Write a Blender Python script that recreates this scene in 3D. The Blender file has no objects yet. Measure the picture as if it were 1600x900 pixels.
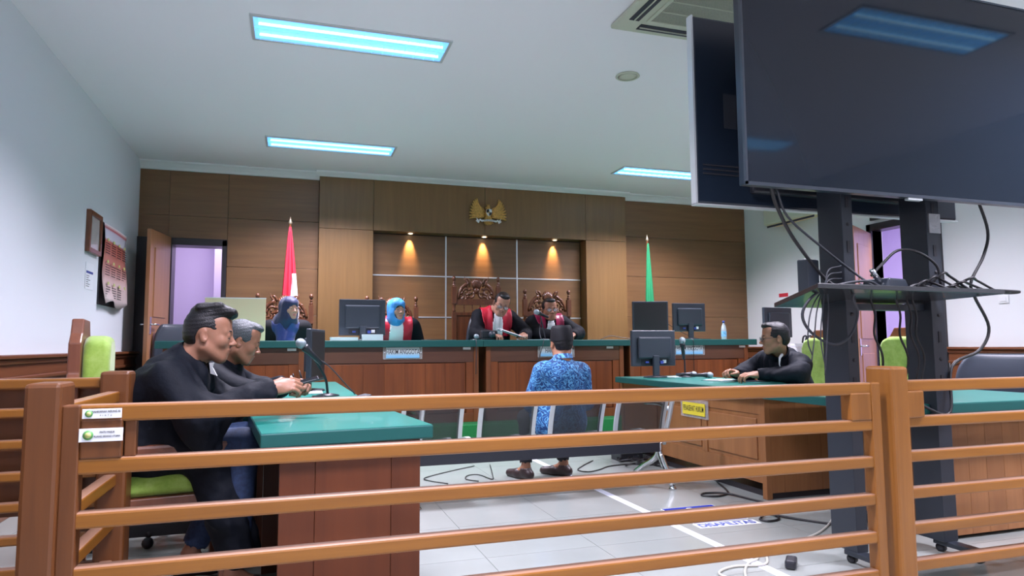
import bpy, bmesh, math, random
import numpy as np
from mathutils import Vector, Matrix, Euler
SC = bpy.context.scene
COL = SC.collection
random.seed(7)
# ---------------------------------------------------------------- camera
cam = bpy.data.objects.new('camera', bpy.data.cameras.new('camera')); COL.objects.link(cam)
yaw, pit, rol = math.radians(17.987), math.radians(4.848), math.radians(0.3386)
cf = Vector((math.sin(yaw)*math.cos(pit), math.cos(yaw)*math.cos(pit), math.sin(pit)))
cr = Vector((math.cos(yaw), -math.sin(yaw), 0)); cd = cf.cross(cr)
R_ = math.cos(rol)*cr + math.sin(rol)*cd; D_ = -math.sin(rol)*cr + math.cos(rol)*cd
m = Matrix.Identity(4)
for i in range(3):
    m[i][0] = R_[i]; m[i][1] = -D_[i]; m[i][2] = -cf[i]
m[2][3] = 1.04
cam.matrix_world = m
cam.data.sensor_width = 36; cam.data.lens = 36*1057.3/1600
cam.data.clip_start = 0.05
SC.camera = cam
# ---------------------------------------------------------------- world and exposure
w = bpy.data.worlds.new('world'); SC.world = w; w.use_nodes = True
w.node_tree.nodes['Background'].inputs[0].default_value = (.5, .6, .7, 1)
w.node_tree.nodes['Background'].inputs[1].default_value = .4
SC.view_settings.view_transform = 'Standard'; SC.view_settings.look = 'None'
SC.view_settings.exposure = 0.34; SC.view_settings.gamma = 1
SC.view_settings.use_curve_mapping = False
CEIL = 3.15
LAMP_W = 80            # watts of every fluorescent louvre lamp
LAMP_COL = (1.0, .935, 1.12)
LAMP_POS = [(.36, 4.62), (.36, 7.24), (4.36, 4.62), (4.36, 7.24),
            (.36, 1.75), (4.0, 1.53), (.36, -.95), (4.36, -.95), (.36, -3.4), (4.36, -3.4)]
for (lx, ly) in LAMP_POS:
    L = bpy.data.lights.new('louvre_lamp', 'AREA'); L.shape = 'RECTANGLE'
    L.size = 1.2; L.size_y = .28; L.energy = LAMP_W; L.color = LAMP_COL; L.spread = math.radians(126)
    o = bpy.data.objects.new('louvre_lamp', L); COL.objects.link(o); o.location = (lx, ly, CEIL-.03)
for dx in (1.40, 2.37, 3.36):
    L = bpy.data.lights.new('niche_downlight', 'SPOT'); L.energy = 75; L.color = (1, .64, .32)
    L.spot_size = math.radians(50); L.spot_blend = .8; L.shadow_soft_size = .03
    o = bpy.data.objects.new('niche_downlight', L); COL.objects.link(o); o.location = (dx, 8.492, 2.455)
    o.rotation_euler = (math.radians(17), 0, 0)
for (p, e, s) in (((-.9, 9.2, 2.9), 25, .6), ((7.4, 5.7, 2.8), 66, .8)):
    L = bpy.data.lights.new('corridor_lamp', 'AREA'); L.size = s; L.energy = e; L.color = (.86, .80, 1)
    o = bpy.data.objects.new('corridor_lamp', L); COL.objects.link(o); o.location = p

# ---------------------------------------------------------------- materials
def mat(name, col, rough=.5, metal=0, noise=0, nscale=8, bump=0, bscale=40, coat=0, emit=None, es=1, alpha=None, spec=None, sheen=0):
    m = bpy.data.materials.new(name); m.use_nodes = True; nt = m.node_tree; b = nt.nodes['Principled BSDF']
    b.inputs['Base Color'].default_value = (*col, 1); b.inputs['Roughness'].default_value = rough
    b.inputs['Metallic'].default_value = metal; b.inputs['Coat Weight'].default_value = coat
    if spec is not None: b.inputs['Specular IOR Level'].default_value = spec
    if sheen: b.inputs['Sheen Weight'].default_value = sheen
    tc = nt.nodes.new('ShaderNodeTexCoord')
    if noise:
        n = nt.nodes.new('ShaderNodeTexNoise'); n.inputs['Scale'].default_value = nscale; n.inputs['Detail'].default_value = 4
        nt.links.new(tc.outputs['Object'], n.inputs['Vector'])
        r = nt.nodes.new('ShaderNodeValToRGB'); e = r.color_ramp.elements
        e[0].position = .3; e[1].position = .7
        e[0].color = (*[c*(1-noise) for c in col], 1); e[1].color = (*[min(1, c*(1+noise)) for c in col], 1)
        nt.links.new(n.outputs['Fac'], r.inputs[0]); nt.links.new(r.outputs[0], b.inputs['Base Color'])
    if bump:
        n = nt.nodes.new('ShaderNodeTexNoise'); n.inputs['Scale'].default_value = bscale; n.inputs['Detail'].default_value = 3
        nt.links.new(tc.outputs['Object'], n.inputs['Vector'])
        bp = nt.nodes.new('ShaderNodeBump'); bp.inputs['Strength'].default_value = bump; bp.inputs['Distance'].default_value = .01
        nt.links.new(n.outputs['Fac'], bp.inputs['Height']); nt.links.new(bp.outputs[0], b.inputs['Normal'])
    if emit:
        b.inputs['Emission Color'].default_value = (*emit, 1); b.inputs['Emission Strength'].default_value = es
    if alpha is not None: b.inputs['Alpha'].default_value = alpha
    return m

def wood(name, c1, c2, axis='Z', rough=.35, scale=1., coat=.15, vary=.12, grain=1.):
    """long-grained wood: noise stretched along one axis, plus a small tone change from piece to piece"""
    m = bpy.data.materials.new(name); m.use_nodes = True; nt = m.node_tree; b = nt.nodes['Principled BSDF']
    tc = nt.nodes.new('ShaderNodeTexCoord'); mp = nt.nodes.new('ShaderNodeMapping')
    s = {'X': (1.2, 22, 22), 'Y': (22, 1.2, 22), 'Z': (22, 22, 1.2)}[axis]
    mp.inputs['Scale'].default_value = [v*scale for v in s]
    oi = nt.nodes.new('ShaderNodeObjectInfo'); sc = nt.nodes.new('ShaderNodeVectorMath'); sc.operation = 'SCALE'
    sc.inputs[0].default_value = (37, 19, 53); nt.links.new(oi.outputs['Random'], sc.inputs['Scale'])
    ad = nt.nodes.new('ShaderNodeVectorMath'); ad.operation = 'ADD'
    nt.links.new(tc.outputs['Object'], mp.inputs[0]); nt.links.new(mp.outputs[0], ad.inputs[0]); nt.links.new(sc.outputs[0], ad.inputs[1])
    n = nt.nodes.new('ShaderNodeTexNoise'); n.inputs['Scale'].default_value = 1; n.inputs['Detail'].default_value = 6; n.inputs['Roughness'].default_value = .62
    n.inputs['Distortion'].default_value = .6
    nt.links.new(ad.outputs[0], n.inputs['Vector'])
    r = nt.nodes.new('ShaderNodeValToRGB'); e = r.color_ramp.elements
    e[0].position = .5-.22/grain; e[1].position = .5+.22/grain; e[0].color = (*c1, 1); e[1].color = (*c2, 1)
    nt.links.new(n.outputs['Fac'], r.inputs[0])
    hs = nt.nodes.new('ShaderNodeHueSaturation'); mr = nt.nodes.new('ShaderNodeMapRange')
    mr.inputs['To Min'].default_value = 1-vary; mr.inputs['To Max'].default_value = 1+vary
    nt.links.new(oi.outputs['Random'], mr.inputs['Value']); nt.links.new(mr.outputs[0], hs.inputs['Value'])
    nt.links.new(r.outputs[0], hs.inputs['Color']); nt.links.new(hs.outputs[0], b.inputs['Base Color'])
    bp = nt.nodes.new('ShaderNodeBump'); bp.inputs['Strength'].default_value = .08; bp.inputs['Distance'].default_value = .004
    nt.links.new(n.outputs['Fac'], bp.inputs['Height']); nt.links.new(bp.outputs[0], b.inputs['Normal'])
    b.inputs['Roughness'].default_value = rough; b.inputs['Coat Weight'].default_value = coat; b.inputs['Coat Roughness'].default_value = .25
    return m

def dust_and_sheen(m):
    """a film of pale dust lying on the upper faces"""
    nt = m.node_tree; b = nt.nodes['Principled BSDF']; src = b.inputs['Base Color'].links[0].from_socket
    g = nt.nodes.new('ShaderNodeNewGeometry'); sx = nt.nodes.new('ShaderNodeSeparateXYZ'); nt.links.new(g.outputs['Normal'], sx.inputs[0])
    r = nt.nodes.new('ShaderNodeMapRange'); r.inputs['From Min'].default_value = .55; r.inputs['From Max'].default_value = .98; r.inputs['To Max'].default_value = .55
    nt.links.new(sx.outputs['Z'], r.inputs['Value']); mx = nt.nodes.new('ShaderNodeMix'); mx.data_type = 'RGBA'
    nt.links.new(r.outputs[0], mx.inputs['Factor']); nt.links.new(src, mx.inputs['A']); mx.inputs['B'].default_value = (.30, .20, .17, 1)  # dust tone that also paints the lights' sheen onto upward faces
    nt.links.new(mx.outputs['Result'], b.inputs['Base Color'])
def ramp_mix(m, tex, stops, coord='Object', scale=(1, 1, 1)):
    nt = m.node_tree; b = nt.nodes['Principled BSDF']; tc = nt.nodes.new('ShaderNodeTexCoord'); mp = nt.nodes.new('ShaderNodeMapping')
    mp.inputs['Scale'].default_value = scale
    nt.links.new(tc.outputs[coord], mp.inputs[0]); nt.links.new(mp.outputs[0], tex.inputs['Vector'])
    r = nt.nodes.new('ShaderNodeValToRGB'); e = r.color_ramp.elements
    while len(e) < len(stops): e.new(.5)
    for i, (p, c) in enumerate(stops): e[i].position = p; e[i].color = (*c, 1)
    nt.links.new(tex.outputs[0], r.inputs[0]); nt.links.new(r.outputs[0], b.inputs['Base Color'])
    return r

M = {}
M['wall'] = mat('wall_paint', (.76, .80, .84), .75, bump=.05, bscale=60)
M['rearw'] = mat('rear_wall_paint', (.30, .33, .37), .8)
M['wall_r'] = mat('wall_paint_right', (.78, .80, .80), .75, bump=.05, bscale=60)
M['ceil'] = mat('ceiling_paint', (.90, .89, .92), .8)
M['cornice'] = mat('cornice_plaster', (.78, .80, .78), .7)
M['tile'] = mat('floor_tile', (.31, .34, .32), .2, noise=.04, nscale=3, coat=.1)
M['grout'] = mat('tile_grout', (.245, .27, .255), .8)
M['panelH'] = wood('wall_veneer_horizontal', (.165, .083, .034), (.225, .118, .048), 'X', .38, .8, .1, .05)
M['panelV'] = wood('wall_veneer_vertical', (.185, .099, .034), (.235, .128, .045), 'Z', .36, .8, .1, .03)
M['rail'] = wood('railing_wood', (.215, .078, .009), (.31, .122, .016), 'X', .38, 1, .06, .05)
M['railY'] = wood('railing_wood_y', (.215, .078, .009), (.31, .122, .016), 'Y', .38, 1, .06, .05)
M['post'] = wood('railing_post_wood', (.10, .034, .009), (.16, .055, .014), 'Z', .42, .8, .05, .05)
M['postlight'] = wood('honey_post_wood', (.20, .074, .012), (.30, .118, .022), 'Z', .38, .8, .06, .04)
M['bench'] = wood('bench_front_wood', (.13, .032, .008), (.23, .063, .015), 'Z', .38, .5, .08, .08, 1.2)
dust_and_sheen(M['rail']); dust_and_sheen(M['railY'])
M['benchf'] = wood('bench_frame_wood', (.16, .050, .016), (.23, .075, .024), 'Z', .38, 1, .08, .06)
M['benchrail'] = wood('bench_upper_rail_wood', (.085, .035, .020), (.12, .052, .028), 'X', .3, 1, .2, .05)
M['desk'] = wood('desk_wood', (.085, .021, .006), (.135, .035, .010), 'Z', .42, .4, .05, .05)
M['deskl'] = wood('light_desk_wood', (.24, .098, .034), (.34, .148, .052), 'Z', .4, .5, .06, .05)
M['dado'] = wood('dado_wood', (.14, .045, .018), (.20, .07, .028), 'Y', .35, .8, .2, .04)
M['door'] = wood('door_wood', (.33, .15, .065), (.42, .20, .09), 'Z', .35, .8, .2, .04)
M['dark'] = mat('dark_door_frame', (.025, .022, .026), .35)
M['carve'] = wood('carved_teak', (.07, .022, .009), (.17, .056, .020), 'Z', .35, 1.6, .25, .05)
M['chairw'] = wood('armchair_wood', (.14, .045, .022), (.20, .07, .034), 'Z', .35, 1, .2, .04)
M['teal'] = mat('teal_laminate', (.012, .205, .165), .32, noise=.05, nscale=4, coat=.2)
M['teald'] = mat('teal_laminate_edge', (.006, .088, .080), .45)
M['carpet'] = mat('green_carpet', (.015, .20, .055), .95, noise=.3, nscale=120, bump=.4, bscale=300)
M['alu'] = mat('aluminium_strip', (.78, .80, .80), .3, .6)
M['chrome'] = mat('chrome', (.72, .74, .76), .15, 1)
M['silver'] = mat('silver_paint', (.62, .66, .66), .35, .35)
M['blackm'] = mat('black_powder_coat', (.018, .022, .028), .42)
M['standm'] = mat('dark_grey_powder_coat', (.022, .028, .038), .38)
M['beam'] = mat('dark_grey_beam', (.03, .033, .045), .4)
M['plastic'] = mat('black_plastic', (.018, .020, .026), .38)
M['plastic2'] = mat('charcoal_plastic', (.035, .045, .060), .33)
M['screen'] = mat('glossy_screen', (.012, .018, .028), .13, coat=.4)
M['tvscreen'] = mat('tv_screen_glass', (.006, .012, .022), .06, spec=.38)
M['tvback'] = mat('tv_back_metal', (.012, .020, .034), .28)
M['screenm'] = mat('matt_screen', (.012, .011, .012), .5)
M['cable'] = mat('black_cable', (.012, .012, .014), .45)
M['cableg'] = mat('grey_cable', (.035, .04, .05), .45)
M['cablew'] = mat('white_cable', (.55, .54, .48), .5)
M['leather'] = mat('dark_leather', (.022, .028, .038), .32, bump=.1, bscale=200)
M['greyfab'] = mat('slate_chair_back', (.045, .055, .075), .4)
M['white'] = mat('white_paint', (.80, .82, .82), .5)
M['paper'] = mat('white_paper', (.80, .84, .88), .7)
M['cream'] = mat('cream_board', (.70, .62, .38), .6)
M['acw'] = mat('aircon_cream_plastic', (.55, .58, .46), .5)
M['acd'] = mat('aircon_slot_dark', (.03, .03, .05), .5)
M['lav'] = mat('corridor_paint', (.70, .60, .84), .8)
M['gold'] = mat('gold_paint', (.62, .36, .09), .42, .2, noise=.35, nscale=60)
M['goldd'] = mat('dark_gold_paint', (.26, .13, .04), .4, .5)
M['red'] = mat('red_cloth', (.62, .03, .05), .6)
M['flagw'] = mat('white_cloth', (.80, .80, .84), .7)
M['flagr'] = mat('flag_red', (.70, .02, .05), .7)
M['flagg'] = mat('flag_green', (.006, .21, .075), .7)
M['glowlamp'] = mat('fluorescent_diffuser', (.3, .6, .8), .3, emit=(.12, .40, .95), es=1.1)
M['glowtube'] = mat('fluorescent_tube', (.8, .9, 1), .3, emit=(.42, .85, 1.15), es=1.6)
M['glowspot'] = mat('spot_bulb', (1, .9, .7), .3, emit=(1, .80, .55), es=9)
M['brass'] = mat('brass_ring', (.60, .50, .36), .35, .6)
M['yellow'] = mat('yellow_plate', (.78, .66, .05), .45)
M['ink'] = mat('black_ink', (.02, .02, .025), .6)
M['inkb'] = mat('blue_ink', (.03, .06, .30), .6)
M['glass'] = mat('clear_acrylic', (.9, .95, .95), .05, alpha=.18)
M['tape'] = mat('white_floor_tape', (.66, .70, .80), .6)
M['decalblue'] = mat('blue_decal', (.02, .035, .26), .85, spec=.1)
M['foam'] = mat('mic_mesh', (.30, .36, .40), .5, .4, bump=.3, bscale=600)
M['shoe'] = mat('dark_leather_shoe', (.035, .022, .022), .4)
M['emblem'] = mat('green_emblem', (.12, .36, .10), .5)
M['emblemy'] = mat('yellow_emblem', (.55, .60, .20), .5)
# green velvet
g = mat('green_velvet', (.22, .42, .07), .8, sheen=.3); t = g.node_tree.nodes.new('ShaderNodeTexNoise')
t.inputs['Scale'].default_value = 9; t.inputs['Detail'].default_value = 6; t.inputs['Roughness'].default_value = .7
ramp_mix(g, t, ((.30, (.15, .27, .025)), (.5, (.24, .39, .05)), (.72, (.35, .50, .12)))); M['velvet'] = g
# batik shirt
g = mat('batik_shirt', (.02, .12, .45), .7); t = g.node_tree.nodes.new('ShaderNodeTexNoise')
t.inputs['Scale'].default_value = 19; t.inputs['Detail'].default_value = 0.6; t.inputs['Distortion'].default_value = 2.6
ramp_mix(g, t, ((.0, (.004, .030, .12)), (.43, (.006, .055, .20)), (.465, (.10, .34, .62)), (.535, (.14, .42, .72)), (.57, (.006, .075, .26)), (1, (.012, .11, .34))))
M['batik'] = g
# perforated seat metal: see-through
g = mat('perforated_metal', (.05, .058, .062), .45, .3)
nt = g.node_tree; tr = nt.nodes.new('ShaderNodeBsdfTransparent'); mx = nt.nodes.new('ShaderNodeMixShader'); mx.inputs[0].default_value = .58
nt.links.new(tr.outputs[0], mx.inputs[1]); nt.links.new(nt.nodes['Principled BSDF'].outputs[0], mx.inputs[2])
nt.links.new(mx.outputs[0], nt.nodes['Material Output'].inputs[0]); M['perf'] = g
# clear bottle / plates
def clear(name, col, fac):
    g = mat(name, col, .05); nt = g.node_tree; tr = nt.nodes.new('ShaderNodeBsdfTransparent'); mx = nt.nodes.new('ShaderNodeMixShader'); mx.inputs[0].default_value = fac
    nt.links.new(tr.outputs[0], mx.inputs[1]); nt.links.new(nt.nodes['Principled BSDF'].outputs[0], mx.inputs[2])
    nt.links.new(mx.outputs[0], nt.nodes['Material Output'].inputs[0]); return g
M['acry'] = clear('clear_acrylic_sheet', (.75, .80, .80), .22)
M['pet'] = clear('clear_bottle_plastic', (.75, .85, .92), .45)
M['lens'] = clear('spectacle_lens', (.6, .65, .7), .25)
# plate of the judges' nameplates: grey above, sky blue below (printed)
g = mat('nameplate_print', (.6, .65, .66), .4); nt = g.node_tree
tc = nt.nodes.new('ShaderNodeTexCoord'); sx = nt.nodes.new('ShaderNodeSeparateXYZ'); r = nt.nodes.new('ShaderNodeValToRGB')
nt.links.new(tc.outputs['Generated'], sx.inputs[0]); nt.links.new(sx.outputs['Z'], r.inputs[0])
e = r.color_ramp.elements; e[0].position = .12; e[0].color = (.22, .55, .85, 1); e[1].position = .55; e[1].color = (.55, .62, .63, 1)
nt.links.new(r.outputs[0], nt.nodes['Principled BSDF'].inputs['Base Color']); M['plate'] = g

# ---------------------------------------------------------------- mesh building
class MB:
    def __init__(s): s.v = []; s.f = []; s.smooth = []
    def add(s, v, f, sm=False):
        n = len(s.v); s.v += [tuple(p) for p in v]; s.f += [tuple(i+n for i in q) for q in f]; s.smooth += [sm]*len(f); return s
    def box(s, x0, x1, y0, y1, z0, z1, rot=None, piv=None):
        v = [Vector((x, y, z)) for z in (z0, z1) for y in (y0, y1) for x in (x0, x1)]
        if rot is not None:
            c = Vector(piv) if piv is not None else Vector(((x0+x1)/2, (y0+y1)/2, (z0+z1)/2)); R = Euler(rot).to_matrix()
            v = [R@(p-c)+c for p in v]
        return s.add(v, [(0, 2, 3, 1), (4, 5, 7, 6), (0, 1, 5, 4), (1, 3, 7, 5), (3, 2, 6, 7), (2, 0, 4, 6)])
    def tube(s, pts, r, n=8, caps=True):
        pts = [Vector(p) for p in pts]; rs = r if isinstance(r, (list, tuple)) else [r]*len(pts)
        V = []; F = []; up = None
        for i, p in enumerate(pts):
            d = (pts[min(i+1, len(pts)-1)]-pts[max(i-1, 0)]).normalized()
            if up is None: up = Vector((0, 0, 1)) if abs(d.z) < .9 else Vector((1, 0, 0))
            a = d.cross(up);
            if a.length < 1e-5: a = d.orthogonal()
            a.normalize(); b = a.cross(d).normalized(); up = b
            for k in range(n):
                t = 2*math.pi*k/n; V.append(p+(a*math.cos(t)+b*math.sin(t))*rs[i])
        for i in range(len(pts)-1):
            for k in range(n):
                q = (k+1) % n; F.append((i*n+k, i*n+q, (i+1)*n+q, (i+1)*n+k))
        if caps: F.append(tuple(range(n))[::-1]); F.append(tuple((len(pts)-1)*n+k for k in range(n)))
        return s.add(V, F, True)
    def lathe(s, prof, c=(0, 0, 0), n=20, sx=1, sy=1, R=None, caps=True):
        c = Vector(c); V = []; F = []
        for (r, z) in prof:
            for k in range(n):
                t = 2*math.pi*k/n; p = Vector((r*math.cos(t)*sx, r*math.sin(t)*sy, z))
                V.append((R@p if R is not None else p)+c)
        for i in range(len(prof)-1):
            for k in range(n):
                q = (k+1) % n; F.append((i*n+k, i*n+q, (i+1)*n+q, (i+1)*n+k))
        if caps: F.append(tuple(range(n))[::-1]); F.append(tuple((len(prof)-1)*n+k for k in range(n)))
        return s.add(V, F, True)
    def sphere(s, c, r, n=14, m=9, R=None):
        r = r if isinstance(r, (list, tuple)) else (r, r, r); c = Vector(c); V = []; F = []
        for i in range(m+1):
            a = -math.pi/2+math.pi*i/m
            for k in range(n):
                t = 2*math.pi*k/n; p = Vector((r[0]*math.cos(a)*math.cos(t), r[1]*math.cos(a)*math.sin(t), r[2]*math.sin(a)))
                V.append((R@p if R is not None else p)+c)
        for i in range(m):
            for k in range(n):
                q = (k+1) % n; F.append((i*n+k, i*n+q, (i+1)*n+q, (i+1)*n+k))
        return s.add(V, F, True)
    def prism(s, poly, t, frame='XZ', off=0):
        """polygon in a plane, thickness t; XZ: y from off to off+t ; YZ: x ; XY: z"""
        n = len(poly); V = []
        for d in (off, off+t):
            for (a, b) in poly: V.append({'XZ': (a, d, b), 'YZ': (d, a, b), 'XY': (a, b, d)}[frame])
        F = [tuple(range(n)), tuple(range(n, 2*n))[::-1]]
        for i in range(n): j = (i+1) % n; F.append((i, i+n, j+n, j))
        return s.add(V, F)
    def grid(s, P, sm=True, flip=False):
        h = len(P); wd = len(P[0]); V = [p for r in P for p in r]; F = []
        for i in range(h-1):
            for j in range(wd-1):
                q = (i*wd+j, i*wd+j+1, (i+1)*wd+j+1, (i+1)*wd+j); F.append(q[::-1] if flip else q)
        return s.add(V, F, sm)

def link(name, me, m, parent=None, loc=None, label=None):
    o = bpy.data.objects.new(name, me); COL.objects.link(o)
    for q in (m if isinstance(m, (list, tuple)) else [m]):
        if q is not None: me.materials.append(M[q] if isinstance(q, str) else q)
    if parent is not None: o.parent = parent
    if loc is not None: o.location = loc
    if label: o['label'] = label
    return o
def build(name, mb, m, parent=None, bevel=0, label=None, off=None, solid=0, sub=0, recalc=True, soft=False):
    """one mesh object; off is subtracted from every point (thing origin)"""
    me = bpy.data.meshes.new(name)
    v = mb.v if off is None else [(p[0]-off[0], p[1]-off[1], p[2]-off[2]) for p in mb.v]
    me.from_pydata(v, [], mb.f); me.polygons.foreach_set('use_smooth', [True]*len(mb.f) if soft else mb.smooth)
    if recalc:
        b = bmesh.new(); b.from_mesh(me); bmesh.ops.recalc_face_normals(b, faces=b.faces); b.to_mesh(me); b.free()
    me.update()
    o = link(name, me, m, parent, label=label)
    if solid: q = o.modifiers.new('s', 'SOLIDIFY'); q.thickness = solid; q.offset = 0
    if bevel: q = o.modifiers.new('b', 'BEVEL'); q.width = bevel; q.segments = 5 if soft else 2; q.limit_method = 'ANGLE'; q.harden_normals = soft
    if sub: q = o.modifiers.new('u', 'SUBSURF'); q.levels = sub; q.render_levels = sub
    return o
def thing(name, label, cat, loc=(0, 0, 0), rz=0, group=None):
    o = bpy.data.objects.new(name, None); COL.objects.link(o); o.location = loc; o.rotation_euler = (0, 0, rz)
    o['label'] = label; o['category'] = cat; o.empty_display_size = .1
    if group: o['group'] = group
    return o
def tag(o, label, cat, group=None):
    o['label'] = label; o['category'] = cat
    if group: o['group'] = group
    return o
def struct(o): o['kind'] = 'structure'; return o
def dup(root, loc, rz, label, group=None, name=None):
    r = root.copy(); COL.objects.link(r); r.location = loc; r.rotation_euler = (0, 0, rz); r['label'] = label
    if group: r['group'] = group
    for ch in list(root.children):
        c = ch.copy(); COL.objects.link(c); c.parent = r
        for g_ in list(ch.children):
            d = g_.copy(); COL.objects.link(d); d.parent = c
    return r
def text(s, size, m, parent, loc, rot, sx=1., ext=.0006, name='lettering', align='CENTER', bold=0):
    cu = bpy.data.curves.new(name, 'FONT'); cu.body = s; cu.size = size; cu.extrude = ext; cu.align_x = align; cu.align_y = 'CENTER'
    cu.offset = bold
    tmp = bpy.data.objects.new('tmp', cu); COL.objects.link(tmp); bpy.context.view_layer.update()
    me = bpy.data.meshes.new_from_object(tmp.evaluated_get(bpy.context.evaluated_depsgraph_get())); bpy.data.objects.remove(tmp); bpy.data.curves.remove(cu)
    me.materials.clear(); me.materials.append(M[m]); o = bpy.data.objects.new(name, me); COL.objects.link(o); o.parent = parent
    o.location = loc; o.rotation_euler = rot; o.scale = (sx, 1, 1); return o
def arc(p0, p1, sag, n=10, side=(0, 0, -1)):
    p0 = Vector(p0); p1 = Vector(p1); s_ = Vector(side)
    return [p0.lerp(p1, i/n)+s_*sag*4*(i/n)*(1-i/n) for i in range(n+1)]
def spline(pts, k=6):
    P = [Vector(p) for p in pts]; P = [P[0]*2-P[1]]+P+[P[-1]*2-P[-2]]; out = []
    for i in range(1, len(P)-2):
        for j in range(k):
            t = j/k; a, b, c, d = P[i-1:i+3]
            out.append(.5*((2*b)+(c-a)*t+(2*a-5*b+4*c-d)*t*t+(3*b-a-3*c+d)*t**3))
    out.append(P[-2]); return out
# ================================================================ THE SETTING
XL, XR, YB, YF = -1.67, 6.4, 8.45, -4.6
DZ = .27                                     # height of the judges' dais
floor = struct(build('floor', MB().box(XL-.1, XR+.1, YF-.1, YB+.3, -.1, -.004), 'grout'))
TS = .6; x0t = .93-3*TS-TS; y0t = 3.30-6*TS
tm = MB().box(.0015, TS-.0015, .0015, TS-.0015, -.004, 0)
tme = None
for i in range(-1, 14):
    for j in range(0, 14):
        xa = x0t+TS*i; ya = y0t+TS*j
        if xa > XR-.05 or xa+TS < XL or ya > 6.1: continue
        if i < 0 and xa+TS < XL+.02: continue
        if tme is None:
            t0 = build('tile', tm, 'tile', floor); tme = t0.data; t0.location = (xa, ya, 0)
        else:
            o = bpy.data.objects.new('tile', tme); COL.objects.link(o); o.parent = floor; o.location = (xa, ya, 0)
back_tiles = build('rear_tiling', MB().box(XL, XR, YF, y0t, -.004, 0), 'tile', floor); back_tiles['kind'] = 'stuff'
ceiling = struct(build('ceiling', MB().box(XL-.1, XR+.1, YF-.1, YB+.3, CEIL, CEIL+.1), 'ceil'))
struct(build('wall_left', MB().box(XL-.12, XL, YF, YB+.2, 0, CEIL), 'wall'))
# right wall with a doorway and a transom window above
DY0, DY1, DH = 5.30, 6.12, 2.36
wr = MB().box(XR, XR+.14, YF, DY0, 0, CEIL).box(XR, XR+.14, DY1, YB+.2, 0, CEIL).box(XR, XR+.14, DY0, DY1, DH, 2.46).box(XR, XR+.14, DY0, DY1, 2.86, CEIL)
wall_right = struct(build('wall_right', wr, 'wall_r'))
struct(build('wall_rear', MB().box(XL, XR, YF-.1, YF, 0, CEIL), 'rearw'))
# ---- back wall: core + veneer boards
LD0, LD1, LDH = -1.36, -.74, 2.27            # left doorway in the back wall
wb = MB().box(XL, LD0, YB, YB+.2, 0, CEIL).box(LD0, LD1, YB, YB+.2, LDH, CEIL).box(LD1, XR, YB+.13, YB+.2, 0, CEIL)
wall_back = struct(build('wall_back', wb, 'panelH'))
def boards(x0, x1, y0, y1, zs, m, nm='veneer_board', xs=None):
    xs = xs or [x0, x1]
    for a, b in zip(xs[:-1], xs[1:]):
        for za, zb in zip(zs[:-1], zs[1:]):
            build(nm, MB().box(a+.002, b-.002, y0, y1, za+.002, zb-.002), m, wall_back, bevel=.0015)
ZT = 3.06
boards(XL, LD0, YB-.012, YB, [DZ, .85, 1.41, 1.97, 2.54, ZT], 'panelH')
boards(LD0, LD1, YB-.012, YB, [LDH+.005, 2.54, ZT], 'panelH')
boards(LD1, .28, YB-.012, YB+.13, [DZ, .85, 1.41, 1.97, 2.54, ZT], 'panelH')
boards(4.38, XR, YB-.012, YB+.13, [DZ, .85, 1.43, 1.99, 2.55, ZT], 'panelH')
YC = 8.35
boards(.28, .925, YC, YB+.13, [DZ, 2.46, 3.09], 'panelV')
boards(3.77, 4.38, YC, YB+.13, [DZ, 2.46, 3.09], 'panelV')
boards(.925, 3.77, YC, YB+.13, [2.46, 3.09], 'panelV', xs=[.925, 2.35, 3.77])
build('niche_backing', MB().box(.925, 3.77, 8.56, 8.60, DZ, 2.46), 'dark', wall_back)
nx = [.925, 1.875, 2.845, 3.77]; nz = [DZ, .87, 1.405, 1.93, 2.458]
for a, b in zip(nx[:-1], nx[1:]):
    for za, zb in zip(nz[:-1], nz[1:]):
        build('niche_panel', MB().box(a+.008, b-.008, 8.545, 8.56, za+.008, zb-.008), 'panelH', wall_back, bevel=.001)
for x in nx[1:-1]: build('metal_strip', MB().box(x-.009, x+.009, 8.54, 8.552, DZ, 2.455), 'alu', wall_back)
for z in nz[2:-1]: build('metal_strip', MB().box(.93, 3.765, 8.538, 8.553, z-.008, z+.008), 'alu', wall_back)
for x in (1.40, 2.37, 3.36):
    t = thing('recessed_spotlight', 'small warm recessed spotlight glowing in the niche top, %s of three' % {1.40: 'leftmost', 2.37: 'middle', 3.36: 'rightmost'}[x], 'spotlight', (x, 8.46, 2.46), 0, 'niche spotlights')
    build('ring', MB().lathe([(.045, -.006), (.05, 0), (.036, 0), (.034, -.006)], caps=False), 'brass', t)
    build('bulb', MB().sphere((0, 0, -.001), (.030, .030, .006)), 'glowspot', t)
# cornices
def cornice(nm, x0, x1, y, s=1.):
    P = [(y, CEIL), (y-.10*s, CEIL), (y-.10*s, CEIL-.016), (y-.075*s, CEIL-.03), (y-.04*s, CEIL-.05*s-.01), (y-.02*s, CEIL-.085*s), (y, CEIL-.09*s)]
    b = MB().prism(P, x1-x0, 'YZ', x0); struct(build(nm, b, 'cornice'))
cornice('trim_1', XL, .28, YB, 1); cornice('trim_2', .24, 4.42, YC, .66); cornice('trim_3', 4.38, XR, YB, 1)
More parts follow.
